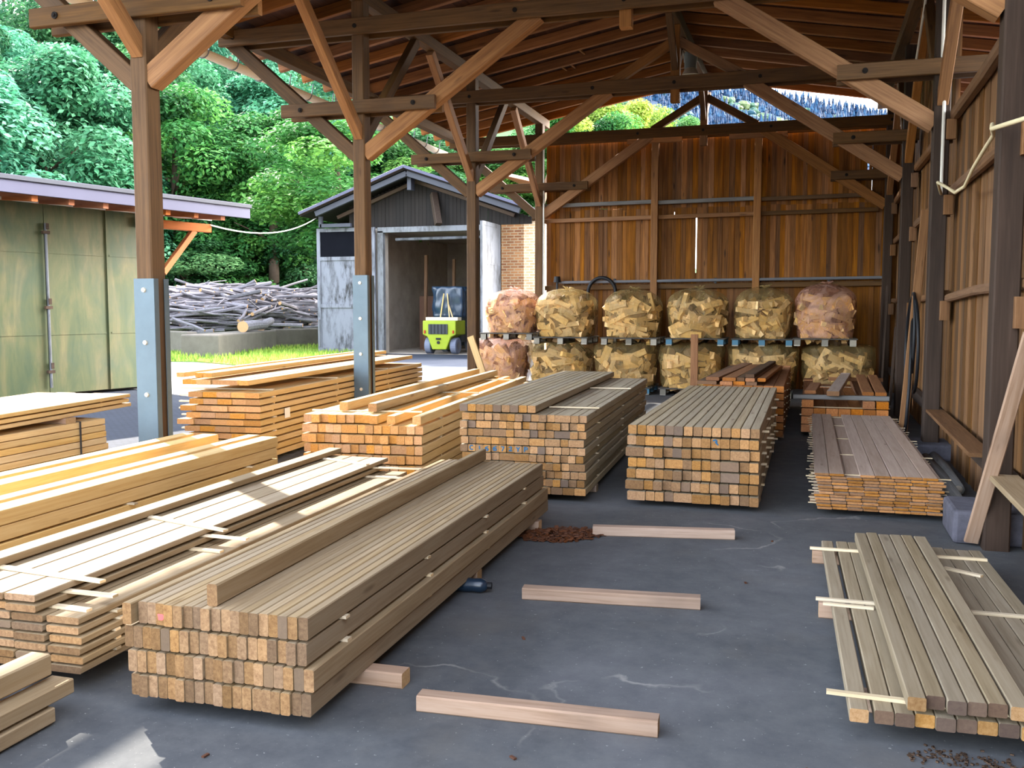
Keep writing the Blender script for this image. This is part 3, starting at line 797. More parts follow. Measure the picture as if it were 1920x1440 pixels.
cs(-.70, .13, -.02, .09, zc, 'pale stick over the lower step, near end of'); cs(-.70, 1.05, -.02, 1.02, zc, 'pale stick over the lower step, middle of'); cs(-.70, 3.1, .10, 3.12, zc, 'pale stick over the lower step, far end of')
zc = zl[6] + .027 + .0055
cs(-.70, .19, .04, .17, zc, 'pale stick reaching past the second step, near end of'); cs(-.70, 1.17, .05, 1.14, zc, 'pale stick reaching past the second step, middle of'); cs(-.70, 3.2, .15, 3.3, zc, 'pale stick reaching past the second step, far end of')
zc = zl[7] + .027 + .0055
cs(-.70, .29, -.05, .21, zc, 'pale stick on the topmost boards, near end of'); cs(-.72, 1.32, -.06, 1.12, zc, 'pale stick on the topmost boards, middle of'); cs(-.72, 3.35, -.2, 3.15, zc, 'pale stick slanting on the topmost boards, far end of')
for yy, l, xe in ((.5, 'front', .12), (3.0, 'rear', .02)):
    bar('bearer', W0 @ Vector((-.68, yy, .04)), W0 @ Vector((xe, yy, .04)), .08, .08, M['batt'], label=f'squared bearer under the {l} end of the stickered board stack at left', category='bearer')

# --- sunlit beams left of that
BX, BY, BR = -3.713, 2.0, R(2.65)
rows = [(.424, .076, 4.45, [(-.80, .11), (-.60, .14), (-.25, .1), (-.07, .14)], .06)]
for i in range(5): rows.append((.344 - i * .083 + (.0 if i == 0 else -.004), .076, 4.4, even(8, -.9, .004 * (i % 2), .004), .02))
stack('beam', 'beam', 'the sunlit beam stack at far left', 'beams of the sunlit stack at far left', M['lumglow'], BX, BY, BR, rows)
sticks('the sunlit beam stack at far left', 'sticks in the sunlit beam stack at far left', BX, BY, BR, [.333], (1.2, 2.6, 4.0), -.9, .05, .035, .0105, .01)
sticks('the sunlit beam stack at far left', 'sticks in the sunlit beam stack at far left', BX, BY, BR, [.0845, .1675, .2505], (1.3, 3.8), -.9, -.01, .035, .0062, .002)
W0 = Matrix.Translation((BX, BY, 0)) @ Matrix.Rotation(BR, 4, 'Z')
# --- boards stacked outside the row of posts
AX, AY, AR = -5.50, 3.4, R(8.2)
rows = [(.575 + i * .044, .032, 4.0, even(5, -.95, .01 * i - .01, .006), .03) for i in (2, 1, 0)]
stack('board', 'board', 'the upper bundle outside at far left', 'boards of the upper bundle outside at far left', M['lumglow'], AX, AY, AR, rows, 'sunlit ')
sticks('the upper bundle outside at far left', 'sticks in the upper bundle outside at far left', AX, AY, AR, [.607, .651], (.6, 2.2, 3.6), -.93, -.03, .03, .011, .01)
A2X, A2Y, A2R = -5.75, 3.1, R(2.6)
rows = [(.03 + (8 - i) * .0555, .05, 3.75 + .02 * (i // 2), even(5, -.85, .004 * (i % 2), .006), .01) for i in range(9)]
stack('board', 'board', 'the strapped lower bundle outside', 'boards of the lower bundle outside at far left', M['lumglow'], A2X, A2Y, A2R, rows)
W0 = Matrix.Translation((A2X, A2Y, 0)) @ Matrix.Rotation(A2R, 4, 'Z')
for yy, l in ((.7, 'near'), (3.35, 'far')):
    bar('bearer', W0 @ Vector((-.88, yy, .549)), W0 @ Vector((-.02, yy, .549)), .12, .05, M['batt'], label=f'short bearer between the two bundles outside, {l} end', category='bearer')
sp = MB()
for xa, xb, za, zb in ((-.87, .014, .533, .533), (.014, .014, .533, .02), (.014, -.87, .02, .02), (-.87, -.87, .02, .533)):
    a = W0 @ Vector((xa, 3.42, za)); c = W0 @ Vector((xb, 3.42, zb)); sp.prism(a, c, .02, .004, .0005, up=(0, 1, 0) if abs(za - zb) < .01 else (1, 0, 0)) if abs(za - zb) > .01 else sp.prism(a, c, .02, .004, .0005)
tag(sp.build('strap', M['dkgrey'], loc=W0 @ Vector((0, 3.42, .02))), 'dark strap round the lower bundle of boards outside', 'strap')

# --- low stack in the bottom left corner
HX, HY = -2.545, .6
rows = [(.078, .055, 2.16, [(-.05, .1), (-.32, .12), (-.5, .1)], 0), (.01, .055, 2.06, [(-.045, .1), (-.17, .12), (-.3, .12), (-.44, .12)], .004)]
stack('beam', 'beam', 'the low bottom-left corner stack', 'beams of the low corner stack', M['lum'], HX, HY, R(.6), rows)
bar('beam', (-2.665, .9, .192), (-2.675, 2.72, .192), .09, .08, M['lum'], label='grey-topped beam end raised on the bottom left corner stack', category='beam')
bar('stacking_stick', (-2.95, 2.40, .141), (-2.575, 2.37, .141), .035, .016, M['stick'], label='pale stick lying on the bottom left corner stack', category='stick')
for yy, l in ((1.0, 'near'), (2.3, 'far')):
    bar('stacking_stick', (-3.02, yy, .0712), (-2.56, yy, .0712), .03, .011, M['stick'], label=f'stick between the layers of the bottom left corner stack, {l} end', category='stick')

# --- thin boards by the right wall
FX, FY = .93, 7.11
rows = []
for i in range(12):
    xs = even(8, -.875 + (i * 29 % 7) * .006, -.03 + (i * 17 % 5) * .008 - (.02 if i == 0 else 0), .003)
    if i == 0: xs = [p for j, p in enumerate(xs) if j != 2]
    rows.append((.05 + (11 - i) * .0222, .0165, 4.0, xs, .012))
stack('board', 'board', 'the thin-board stack by right wall', 'thin boards by the right wall', M['lumpk'], FX, FY, R(.2), rows, 'thin ')
sticks('the thin-board stack by right wall', 'sticks in the thin-board stack', FX, FY, 0, [.05 + .0165 + i * .0222 for i in range(11)], (.12, 1.1, 2.1, 3.1, 3.9), -.905, .02, .025, .0056, .03)
for yy, l in ((.5, 'front'), (2.0, 'middle'), (3.6, 'rear')):
    bar('bearer', (FX - .9, FY + yy, .025), (FX - .02, FY + yy, .025), .08, .048, M['batt'], label=f'flat bearer under the {l} of the thin-board stack', category='bearer')

# --- low stack at the bottom right
IX, IY, IR = .16, 3.37, R(1.55)
rows = [(.142, .047, 2.43, [(.214, .059), (.277, .059), (.340, .059), (.403, .059), (.466, .059), (.535, .064)], .02),
        (.076, .047, 2.45, [(.033, .062)] + even(12, .082, .86, .003), .014)]
stack('timber', 'timber', 'the low stack at bottom right', 'timbers of the low stack at bottom right', M['lumlow'], IX, IY, IR, rows)
W0 = Matrix.Translation((IX, IY, 0)) @ Matrix.Rotation(IR, 4, 'Z')
for i, yy in enumerate((.09, 1.22, 2.2)):
    l = ('nearest', 'middle', 'farthest')[i]
    bar('stacking_stick', W0 @ Vector((-.07, yy + .02, .130)), W0 @ Vector((.85, yy - .03 + .02 * i, .130)), .026, .013, M['stick'], ch=.001, label=f'{l} white stick poking out left of the low stack at bottom right', category='stick')
bar('stacking_stick', W0 @ Vector((-.04, 1.17, .1295)), W0 @ Vector((.18, 1.155, .1295)), .02, .012, M['stick'], ch=.001, label='second white stick beside the middle one, low stack at bottom right', category='stick')
bar('wood_offcut', W0 @ Vector((.60, 1.98, .1295)), W0 @ Vector((.76, 1.86, .1295)), .03, .012, M['stick'], ch=.001, label='short pale offcut on the right of the low stack at bottom right', category='offcut')
for i, yy in enumerate((.35, 1.40, 2.45)):
    l = ('nearest', 'middle', 'farthest')[i]
    yy = (.3, 1.38, 2.40)[i]
    bar('bearer', W0 @ Vector((-.05 + (.1 if i == 0 else 0), yy, .0375)), W0 @ Vector((.86, yy, .0375)), .06, .075, M['batt'], label=f'{l} squared bearer under the low stack at bottom right', category='bearer')

# --- dark reddish stack behind the square timbers, with loose planks on top
JX, JY = -.26, 10.98
rows = [(.05 + (6 - i) * .083, .07, 4.0, [p for j, p in enumerate(even(8, -.9, 0, .004)) if i == 0 or j in (0, 3, 6, 7)], .02) for i in range(7)]
stack('squared_timber', 'timber', 'the reddish stack behind square timbers', 'square timbers of the reddish stack', M['redwood'], JX, JY, 0, rows)
sticks('the reddish stack behind square timbers', 'sticks in the reddish stack', JX, JY, 0, [.05 + .07 + i * .083 for i in range(6)], (.4, 1.5, 2.6, 3.6), -.9, .01, .03, .0128, .006)
for yy, l in ((.3, 'front'), (3.6, 'rear')):
    bar('bearer', (JX - .9, JY + yy, .025), (JX, JY + yy, .025), .09, .05, M['batt'], label=f'squared bearer under the {l} end of the reddish stack', category='bearer')
zt = .05 + 6 * .083 + .07
pl = [(-1.12, .22, 0, -1.0, 3.0), (-.90, .14, 0, -.78, 3.2), (-.76, .13, 0, -.66, 3.2), (-.62, .12, 0, -.50, 3.1),
      (-1.06, .15, 1, -.86, 3.0), (-.87, .15, 1, -.72, 2.7), (-.745, .09, 1, -.62, 2.8), (-.635, .105, 1, -.50, 3.0), (-.51, .09, 1, -.40, 2.6), (-.64, .1, 2, -.5, 2.9)]
for i, (x0, w, lv, x1, L) in enumerate(pl):
    z = zt + .02 + lv * .043
    y0 = 11.02 + (.03, .0, .04, .02, .06, .03, .05, .0, .04, .02)[i]
    bar('plank', (x0, y0, z), (x1, y0 + L, z + (.0 if lv else 0)), w, .04, M['redwood'] if i % 3 else M['frame'], label=f'loose brown plank on the reddish stack, {ORD[i + 1 if lv == 0 else (i - 3 if lv == 1 else 1)]} from left in its {("bottom", "middle", "top")[lv]} layer', category='plank')

# --- small stack of squared timbers behind the thin boards
KX, KY = .875, 11.45
rows = [(.345, .085, 3.6, [(-.88, .13), (-.215, .13), (-.068, .13)], .02)]
for i in range(3): rows.append((.25 - i * .095 + .0, .085, 3.7, even(7, -.95, 0, .006), .02))
stack('squared_timber', 'timber', 'the small reddish stack behind thin boards', 'square timbers of the small reddish stack', M['redwood'], KX, KY, 0, rows)
sticks('the small reddish stack behind thin boards', 'sticks in the small reddish stack', KX, KY, 0, [.145, .24, .335], (.15, 1.6, 3.2), -.95, .02, .03, .0098, .02)
bar('beam', (-.17, 11.60, .456), (.885, 11.62, .456), .09, .05, M['greyw'], label='grey weathered beam lying crosswise on the small reddish stack', category='beam')
bar('beam', (.28, 14.6, .456), (1.02, 14.62, .456), .1, .05, M['redwood'], label='brown beam lying crosswise at the rear of the small reddish stack', category='beam')
bar('plank', (.66, 11.66, .502), (.72, 14.7, .502), .125, .04, M['redwood'], label='brown plank on the small reddish stack, left of the right pair', category='plank')
bar('plank', (.80, 11.66, .502), (.88, 14.7, .502), .125, .04, M['redwood'], label='brown plank at the right edge of the small reddish stack', category='plank')
bar('plank', (.27, 11.48, .510), (.52, 14.75, .512), .14, .055, M['lumpk'], label='pale plank set askew on the grey beam of the small reddish stack', category='plank')
bar('plank', (.02, 11.70, .502), (.09, 13.0, .502), .13, .04, M['redwood'], label='short brown plank at the left of the small reddish stack', category='plank')

# --- loose wood on the floor and along the walls
for a, c, l in (((-1.365, 3.185), (-.475, 3.235), 'long batten on the floor nearest the camera'), ((-1.385, 4.60), (-.49, 4.70), 'batten with dark splits in the middle of the floor'), ((-1.34, 6.05), (-.437, 6.21), 'batten on the floor next to the bark litter')):
    bar('floor_batten', (*a, .031), (*c, .031), .075, .062, M['batt'], label='squared ' + l, category='batten')
bar('plank', (XR(7.2) + .02, 7.2, .475), (XR(10.2) + .03, 10.2, .475), .17, .03, M['rail'], label='plank lying like a shelf on the low rail of the right wall', category='plank')
bar('plank', (1.12, 4.9, .475), (1.14, 6.3, .475), .17, .035, M['lum'], label='pale plank end on the low rail at the right edge of the photo', category='plank')
bar('plank', (1.0, 6.46, .03), (1.17, 5.86, 1.36), .085, .03, M['batt'], up=(0, 1, .3), label='pale plank leaning on the near right wall post, foot before the block', category='plank')
bar('plank', (.94, 10.62, .02), (1.16, 11.2, 2.55), .09, .03, M['rail'], up=(0, 1, 0), label='tall pale lath leaning against the right wall beside the cable loops', category='lath')
bar('plank', (-1.80, 15.72, .02), (-1.81, 15.78, 1.06), .12, .035, M['redwood'], up=(0, 1, 0), label='reddish board standing upright before the firewood bags', category='plank')
bar('plank', (-4.32, 12.95, .0), (-4.72, 13.0, 1.08), .10, .04, M['lumglow'], up=(0, 1, 0), label='sunlit board leaning beside the third post before the pink bag', category='plank')
for i, (x, y, h) in enumerate(((1.12, 16.4, 1.85), (1.2, 15.6, 1.2))):
    bar('plank', (x, y, 0), (x + .06, y + .1, h), .14, .035, M['dpost'], up=(1, 0, 0), label=('dark plank standing in the far right corner behind the bags', 'short dark plank leaning at the right wall behind the stacks')[i], category='plank')
for i, (x, y, L) in enumerate(((1.08, 7.4, 2.5), (1.16, 8.2, 2.2))):
    b = MB(); b.tube([(x, y, .05), (x + .03, y + L / 2, .055), (x + .02, y + L, .05)], [.05, .047, .042], 9)
    tag(b.build('pole', M['greyw'], loc=(x, y, .05), smooth=True), ('grey pole lying on the floor beside the thin-board stack', 'second grey pole on the floor closer to the right wall')[i], 'pole')

# bark litter, bottle, floor crumbs
b = MB(); 
for i in range(420):
    a = random.uniform(0, 2 * pi); r = sqrt(random.random())
    x = -1.53 + .24 * r * cos(a) + .1 * r * sin(a); y = 5.95 + .20 * r * sin(a)
    z = .004 + .05 * (1 - r) * random.random() + .004
    Rm = Matrix.Rotation(random.uniform(0, pi), 3, 'Z') @ Matrix.Rotation(random.uniform(-.5, .5), 3, 'X')
    b.box((x, y, z), (random.uniform(.012, .03), random.uniform(.02, .06), random.uniform(.003, .008)), Rm)
tag(b.build('bark_litter', M['barkc'], loc=(-1.53, 5.95, 0)), 'patch of reddish bark litter on the floor', 'bark litter', kind='stuff')
t = thing('plastic_bottle', 'dark plastic bottle lying on the floor by the front stack', 'bottle', (-1.66, 4.62, .0))
b = MB(); p = [(-1.76, 4.60, .04), (-1.75, 4.60, .04), (-1.70, 4.605, .04), (-1.66, 4.61, .04), (-1.62, 4.615, .04), (-1.60, 4.618, .04), (-1.585, 4.62, .04)]
b.tube(p, [.02, .037, .038, .035, .038, .03, .015], 14); b.build('bottle_body', M['tarp'], t, smooth=True)
b = MB(); b.tube([(-1.588, 4.62, .04), (-1.565, 4.623, .04)], .018, 12); b.build('cap', M['black'], t)
cr = [(-.9, 2.9), (-1.9, 2.6), (.2, 4.0), (-.3, 5.2), (-1.2, 4.0), (.4, 6.6), (-.5, 2.45), (-1.7, 2.4), (0.05, 3.1), (-.2, 6.2)]
for i, (x, y) in enumerate(cr):
    bar('wood_chip', (x, y, .004), (x + random.uniform(-.03, .03), y + random.uniform(.01, .03), .004), .012, .006, M['barkc'], ch=.001, label='tiny wood chip lying loose on the grey concrete floor', category='wood chip', group='wood chips on the concrete floor')
b = MB()
for i in range(160):
    x = random.uniform(.35, .75); y = 3.33 + random.gauss(0, .04)
    b.box((x, y, .004), (random.uniform(.004, .012), random.uniform(.004, .012), .005), Matrix.Rotation(random.uniform(0, 3), 3, 'Z'))
tag(b.build('sawdust_crumbs', M['dpost'], loc=(.55, 3.33, 0)), 'brown crumbs under the front of the low stack at bottom right', 'sawdust', kind='stuff')

# ------------------------------------------------------------------ firewood bags on pallets
def log_mesh(k):
    L = random.uniform(.30, .42); w = random.uniform(.09, .15); h = random.uniform(.06, .09)
    m = MB(); n = random.choice((3, 4, 4, 4, 5)); a0 = random.uniform(0, 6)
    if n == 4: ring = [(-w / 2, -h / 2), (w / 2, -h / 2 * random.uniform(.6, 1)), (w / 2 * random.uniform(.7, 1), h / 2), (-w / 2 * random.uniform(.7, 1), h / 2)]
    else: ring = [(w * .56 * cos(a0 + 2 * pi * i / n), h * .56 * sin(a0 + 2 * pi * i / n)) for i in range(n)]
    sk = random.uniform(-.012, .012)
    m.add([(x, -L / 2, z) for x, z in ring] + [(x + sk, L / 2, z * .95) for x, z in ring], [tuple(range(n - 1, -1, -1)), tuple(range(n, 2 * n))] + [(i, (i + 1) % n, n + (i + 1) % n, n + i) for i in range(n)])
    return m
LOGS = [log_mesh(k) for k in range(10)]
LOGM = [m.mesh('firewood_log', M['log']) for m in LOGS]
REST = MB()

def pallet(x, y, z, label, blue=False):
    t = thing('pallet', label, 'pallet', (x, y, z), group='pallets under the firewood bags')
    for i in range(5):
        bar('deck_board', (x - .5, y - .42 + i * .21, z + .115), (x + .5, y - .42 + i * .21, z + .115), .13, .02, M['pal'], t, ch=.002)
    for i in (-1, 0, 1):
        bar('bottom_board', (x + i * .43, y - .48, z + .01), (x + i * .43, y + .48, z + .01), .1, .02, M['pal'], t, ch=.002)
        for j in (-1, 0, 1):
            b = MB(); b.box((x + i * .43, y + j * .42, z + .0625), (.1, .1, .085)); b.build('block', M['bluepl'] if blue else M['pal'], t)
    return t

def bag(x0, x1, z0, z1, yc, pink, label, logword, seed, vt=.62, pw=2.6):
    rs = random.Random(seed); xc = (x0 + x1) / 2; rx = (x1 - x0) / 2; ry = .52; H = z1 - z0
    def surf(a, v, k=1.0):      # a around, v 0..1 up
        e = 2.9
        ca, sa = cos(a), sin(a)
        q = (abs(ca) ** e + abs(sa) ** e) ** (-1 / e)
        if v < vt: pr = .90 + .10 * sin(v / vt * pi / 2) if v > .0 else .88
        else: pr = max(0.0, 1 - ((v - vt) / (1.005 - vt)) ** pw) ** .5
        lump = 1 + .055 * noise.noise((ca * 2.4 + seed, sa * 2.4, v * 4.5)) + .03 * noise.noise((ca * 6 + seed, sa * 6, v * 10))
        sag = .012 * sin(a * 3 + seed)
        r = q * pr * lump * k
        return Vector((xc + rx * r * ca, yc + ry * r * sa, z0 + H * v * (1 + (k - 1) * .6) + sag * v))
    t = thing('firewood_bag', label, 'bag', (xc, yc, z0), group='net bags of firewood')
    m = MB(); na, nv = 56, 30; vs = []
    for i in range(nv + 1):
        v = i / nv * .998
        for j in range(na): vs.append(surf(2 * pi * j / na, v))
    fs = [(i * na + j, i * na + (j + 1) % na, (i + 1) * na + (j + 1) % na, (i + 1) * na + j) for i in range(nv) for j in range(na)]
    fs.append(tuple(range(na - 1, -1, -1))); fs.append(tuple(nv * na + j for j in range(na)))
    m.add(vs, fs, .5)
    m.build('net', M['netp'] if pink else M['net'], t, smooth=True)
    m = MB(); tp = surf(0, .99); c = Vector((xc + .02, yc, z1 - .01))
    for j in range(7):
        a = j * .9 + seed; m.tube([c - Vector((0, 0, .03)), c + Vector((.05 * cos(a), .05 * sin(a), .035)), c + Vector((.11 * cos(a), .1 * sin(a), .05 + .02 * sin(j)))], [.012, .016, .006], 5)
    m.build('tied_top', M['netp'] if pink else M['net'], t, smooth=True)
    # logs one can make out through the net, on the side facing the yard
    cnt = 0; G = 'logs in ' + label
    spots = []
    for row in range(5):
        for c_ in range(5):
            spots.append((-pi / 2 + (c_ - 2) * .50 + rs.uniform(-.16, .16) + (.25 if row % 2 else 0), .09 + row * .165 + rs.uniform(-.03, .03)))
    for a, v in spots:
        p = surf(a, min(v, .9), .83); q1 = surf(a + .02, v, .83); q2 = surf(a, v + .02, .83)
        tu = (q1 - p).normalized(); tv = (q2 - p).normalized(); nn = tu.cross(tv).normalized()
        rot = rs.choice((rs.uniform(-.5, .5), rs.uniform(-.5, .5), rs.uniform(-1.5, 1.5)))
        yax = (tu * cos(rot) + tv * sin(rot) + nn * rs.uniform(-.12, .12)).normalized(); xax = yax.cross(nn).normalized(); zax = xax.cross(yax)
        W = Matrix(((xax.x, yax.x, zax.x, p.x), (xax.y, yax.y, zax.y, p.y), (xax.z, yax.z, zax.z, p.z), (0, 0, 0, 1)))
        o = D.objects.new('firewood_log', LOGM[rs.randrange(10)]); place(o, None, W)
        tag(o, f'split log in {logword}', 'firewood log', 'firewood logs in ' + logword)
    for i in range(150):
        a = rs.uniform(0, 2 * pi); v = rs.uniform(.06, .92); k = rs.choice((.76, .74, .72, .66, .5))
        if v > .8: k *= .93
        p = surf(a, v, k); src = LOGS[rs.randrange(10)]
        tu = (surf(a + .02, v, k) - p).normalized(); tv = (surf(a, v + .02, k) - p).normalized(); nn = tu.cross(tv).normalized(); rot = rs.uniform(-1.2, 1.2)
        yax = (tu * cos(rot) + tv * sin(rot) + nn * rs.uniform(-.3, .3)).normalized(); xax = yax.cross(nn).normalized(); zax = xax.cross(yax)
        Rm = Matrix((xax, yax, zax)).transposed()
        REST.add([Rm @ Vector(q) + p for q in src.v], src.f, rs.random())
BY_ = 16.62
U = [(-5.66, -4.72, 1.05, 1.83, 1), (-4.72, -3.66, .985, 1.83, 0), (-3.47, -2.48, .985, 1.82, 0), (-2.37, -1.34, .985, 1.83, 0), (-1.24, -.27, .985, 1.84, 0), (-.25, .72, 1.0, 1.89, 1)]
Lw = [(-5.98, -4.90, .135, .96, 1), (-4.86, -3.70, .135, .90, 0), (-3.65, -2.53, .135, .90, 0), (-2.50, -1.39, .135, .90, 0), (-1.33, -.17, .135, .90, 0), (-.13, 1.04, .135, .90, 0)]
for k, (x0, x1, z0, z1, pk) in enumerate(U):
    w = 'the pink net bag at the left of the upper row' if k == 0 else ('the pinkish net bag at the right of the upper row' if k == 5 else f'the {ORD[k + 1]} bag from left in the upper row')
    bag(x0, x1, z0, z1, BY_ + .02, pk, f'{"pink" if pk else "ochre"} net bag of split firewood, {ORD[k + 1]} from left in the upper row', w, k + 1)
    pallet((x0 + x1) / 2, BY_, z0 - .127, f'grey pallet under the {ORD[k + 1]} bag from left in the upper row', k in (3, 4))
for k, (x0, x1, z0, z1, pk) in enumerate(Lw):
    w = 'the pink net bag at the left of the lower row' if k == 0 else f'the {ORD[k + 1]} bag from left in the lower row'
    bag(x0, x1, z0, z1, BY_, pk, f'{"pink" if pk else "ochre"} net bag of split firewood, {ORD[k + 1]} from left in the lower row', w, k + 20, .85, 4.0)
    pallet((x0 + x1) / 2, BY_, 0.004, f'grey pallet on the floor under the {ORD[k + 1]} bag from left', k == 2)
tag(REST.build('firewood_logs', M['logd'], loc=(-2.3, BY_, 0)), 'remaining split firewood filling the net bags', 'firewood', kind='stuff')

# ------------------------------------------------------------------ yard, road, turf, hillside
def sstep(a, b_, x):
    t = max(0, min(1, (x - a) / (b_ - a))); return t * t * (3 - 2 * t)
def hill(u, w):
    k = max(0, min(1, (.24 - u / max(w, 1)) / .26))
    return .36 * max(0, w - 39) * k - .03
def uvw(u, w): v = _f * w + _r * u; return Vector((v.x, v.y, hill(u, w)))
b = MB()
b.add([(-34, -14, -.02), (14, -14, -.02), (14, 42, -.02), (-34, 42, -.02), (-34, -14, -.3), (14, -14, -.3), (14, 42, -.3), (-34, 42, -.3)], [(0, 1, 2, 3), (7, 6, 5, 4), (0, 4, 5, 1), (1, 5, 6, 2), (2, 6, 7, 3), (3, 7, 4, 0)])
b.build('yard', M['yard'], kind='structure')
b = MB(); b.poly([(-17.6, 17.5, -.025), (-9.6, 13.4, -.025), (-9.0, 15.2, -.025), (-12.4, 20.3, -.025), (-16.2, 22.3, -.025), (-21, 21.5, -.025)], (0, 0, .02))
b.build('road', M['road'], kind='structure')
b = MB(); tp = [(-21, 21.6), (-16.1, 22.4), (-12.6, 20.5), (-11.4, 20.6), (-12.6, 24.5), (-13.6, 28.6), (-16.0, 29.5), (-18, 40), (-36, 46), (-30, 22)]
b.poly([(x, y, -.03) for x, y in tp], (0, 0, .04)); b.build('lawn', M['turf'], kind='structure')
def inpoly(x, y, P):
    c = False
    for (x0, y0), (x1, y1) in zip(P, P[1:] + P[:1]):
        if (y0 > y) != (y1 > y) and x < (x1 - x0) * (y - y0) / (y1 - y0) + x0: c = not c
    return c
b = MB(); n = 0
while n < 15000:
    x = random.uniform(-22, -11.3); y = random.uniform(20.4, 34)
    if not inpoly(x, y, tp): continue
    if noise.noise((x * .5, y * .5, 0)) < -.35: n += 1; continue
    h = random.uniform(.06, .2); a = random.uniform(0, 6.3); w = .02; lx, ly = random.uniform(-.06, .06), random.uniform(-.06, .06)
    b.add([(x - w * cos(a), y - w * sin(a), 0), (x + w * cos(a), y + w * sin(a), 0), (x + lx, y + ly, h)], [(0, 1, 2)]); n += 1
tag(b.build('grass', M['leafy'], loc=(-15, 24, 0)), 'sunlit grass on the bank before the concrete walls', 'grass', kind='stuff')
b = MB(); us = [i * 8 - 110 for i in range(30)]; ws = [39 + i * 6 for i in range(22)]
P = [[uvw(u, w) + Vector((0, 0, .8 * noise.noise((u * .06, w * .06, 0)) if w > 40 else 0)) for u in us] for w in ws]
for i in range(len(ws) - 1):
    for j in range(len(us) - 1): b.add([P[i][j], P[i][j + 1], P[i + 1][j + 1], P[i + 1][j]], [(0, 1, 2, 3)])
b.build('hillside', M['hill'], kind='structure', smooth=True)

# concrete walls and the heap of branches behind them
def wall_thing(nm, pts, h, label):
    b = MB(); b.poly([(x, y, -.02) for x, y in pts], (0, 0, h))
    o = b.build(nm, M['conc'], loc=(*pts[0], 0)); tag(o, label, 'concrete wall')
    m = o.modifiers.new('bevel', 'BEVEL'); m.width = .05; m.segments = 2
wall_thing('concrete_block', [(-17.0, 24.6), (-18.55, 30.4), (-19.6, 30.2), (-18.3, 24.5)], .70, 'long concrete block standing on the grass before the branch heap')
wall_thing('retaining_wall', [(-25, 29.4), (-18.75, 26.0), (-18.95, 25.7), (-25.2, 29.1)], .75, 'low concrete retaining wall under the left of the branch heap')
wall_thing('retaining_wall', [(-18.75, 30.6), (-17.4, 34.0), (-17.8, 34.2), (-19.1, 30.8)], .72, 'mossy retaining wall to the right of the concrete block')

TW = []
for k in range(14):
    L = random.uniform(1.3, 3.4); r = random.choice((.03, .04, .05, .06, .08)); m = MB(); pts = []
    bx, bz = random.uniform(-.12, .12), random.uniform(-.12, .12)
    for i in range(6):
        s = i / 5; pts.append((bx * sin(s * pi) + random.uniform(-.03, .03), (s - .5) * L, bz * sin(s * pi * 1.3) + random.uniform(-.03, .03)))
    m.tube(pts, [r * (1 - .45 * i / 5) for i in range(6)], 6, mcap=1)
    if random.random() < .5:
        q = Vector(pts[3]); m.tube([q, q + Vector((random.uniform(-.3, .3), .45, random.uniform(-.1, .35)))], [r * .5, r * .25], 5, mcap=1)
    TW.append(m)
TWM = [m.mesh('branch', [M['twig'], M['cut']]) for m in TW]
ha = Vector((-25.3, 30.6, 0)); hb = Vector((-18.4, 38.9, 0))   # the heap runs along this line
def heap_h(s): return 1.9 * (sstep(-.15, .22, s) * (1 - .55 * sstep(.45, 1.0, s)))
def heap_pt(s, q, k):     # s along, q -1 front .. 1 back, k height fraction
    d = (hb - ha); nrm = Vector((d.y, -d.x, 0)).normalized()
    h = heap_h(s) * sqrt(max(0, 1 - q * q * .85))
    return ha + d * s + nrm * (-q * 2.2) + Vector((0, 0, .45 + h * k))
dang = math.atan2((hb - ha).y, (hb - ha).x)
def heap_mat(s, q, k):
    p = heap_pt(s, q, k)
    a = dang + random.gauss(0, .42) + (pi if random.random() < .5 else 0) - pi / 2
    return Matrix.Translation(p) @ Matrix.Rotation(a, 4, 'Z') @ Matrix.Rotation(random.gauss(0, .13), 4, 'X') @ Matrix.Rotation(random.uniform(0, 6.28), 4, 'Y')
for i in range(300):
    s = random.uniform(-.12, 1.0); q = random.uniform(-1, .35)
    o = D.objects.new('branch', TWM[random.randrange(14)]); place(o, None, heap_mat(s, q, random.uniform(.85, 1.02)))
    tag(o, 'grey barked branch lying on the surface of the branch heap', 'branch', 'branches on the heap')
b = MB()
for i in range(900):
    W = heap_mat(random.uniform(-.14, 1.02), random.uniform(-.95, .9), random.uniform(.05, .92)); m = TW[random.randrange(14)]
    off = len(b.v); b.v += [tuple(W @ Vector(p)) for p in m.v]; b.f += [tuple(i_ + off for i_ in f) for f in m.f]; b.t += [random.random()] * len(m.f); b.m += m.m
tag(b.build('branch_heap', [M['twig'], M['cut']], loc=ha), 'rest of the grey branches heaped behind the concrete walls', 'branches', kind='stuff')
for p0, p1, r, l in (((-18.0, 27.4, .86), (-18.6, 29.6, .88), .19, 'thick pale log lying on the concrete block'), ((-18.9, 29.9, .80), (-19.4, 31.4, 1.0), .16, 'thick birch log behind the concrete block, its sawn end showing'),
                     ((-20.2, 38.0, .4), (-20.6, 38.3, 2.3), .22, 'upright weathered stump post at the right of the branch heap'), ((-21.8, 39.2, 1.3), (-20.6, 39.8, .9), .3, 'thick grey log lying behind the right end of the heap')):
    b = MB(); p0 = Vector(p0); p1 = Vector(p1); b.tube([p0, p0.lerp(p1, .5) + Vector((0, 0, .02)), p1], [r, r * .95, r * .85], 12, mcap=1)
    tag(b.build('log', [M['twig'], M['cut']], loc=p0), l, 'log')

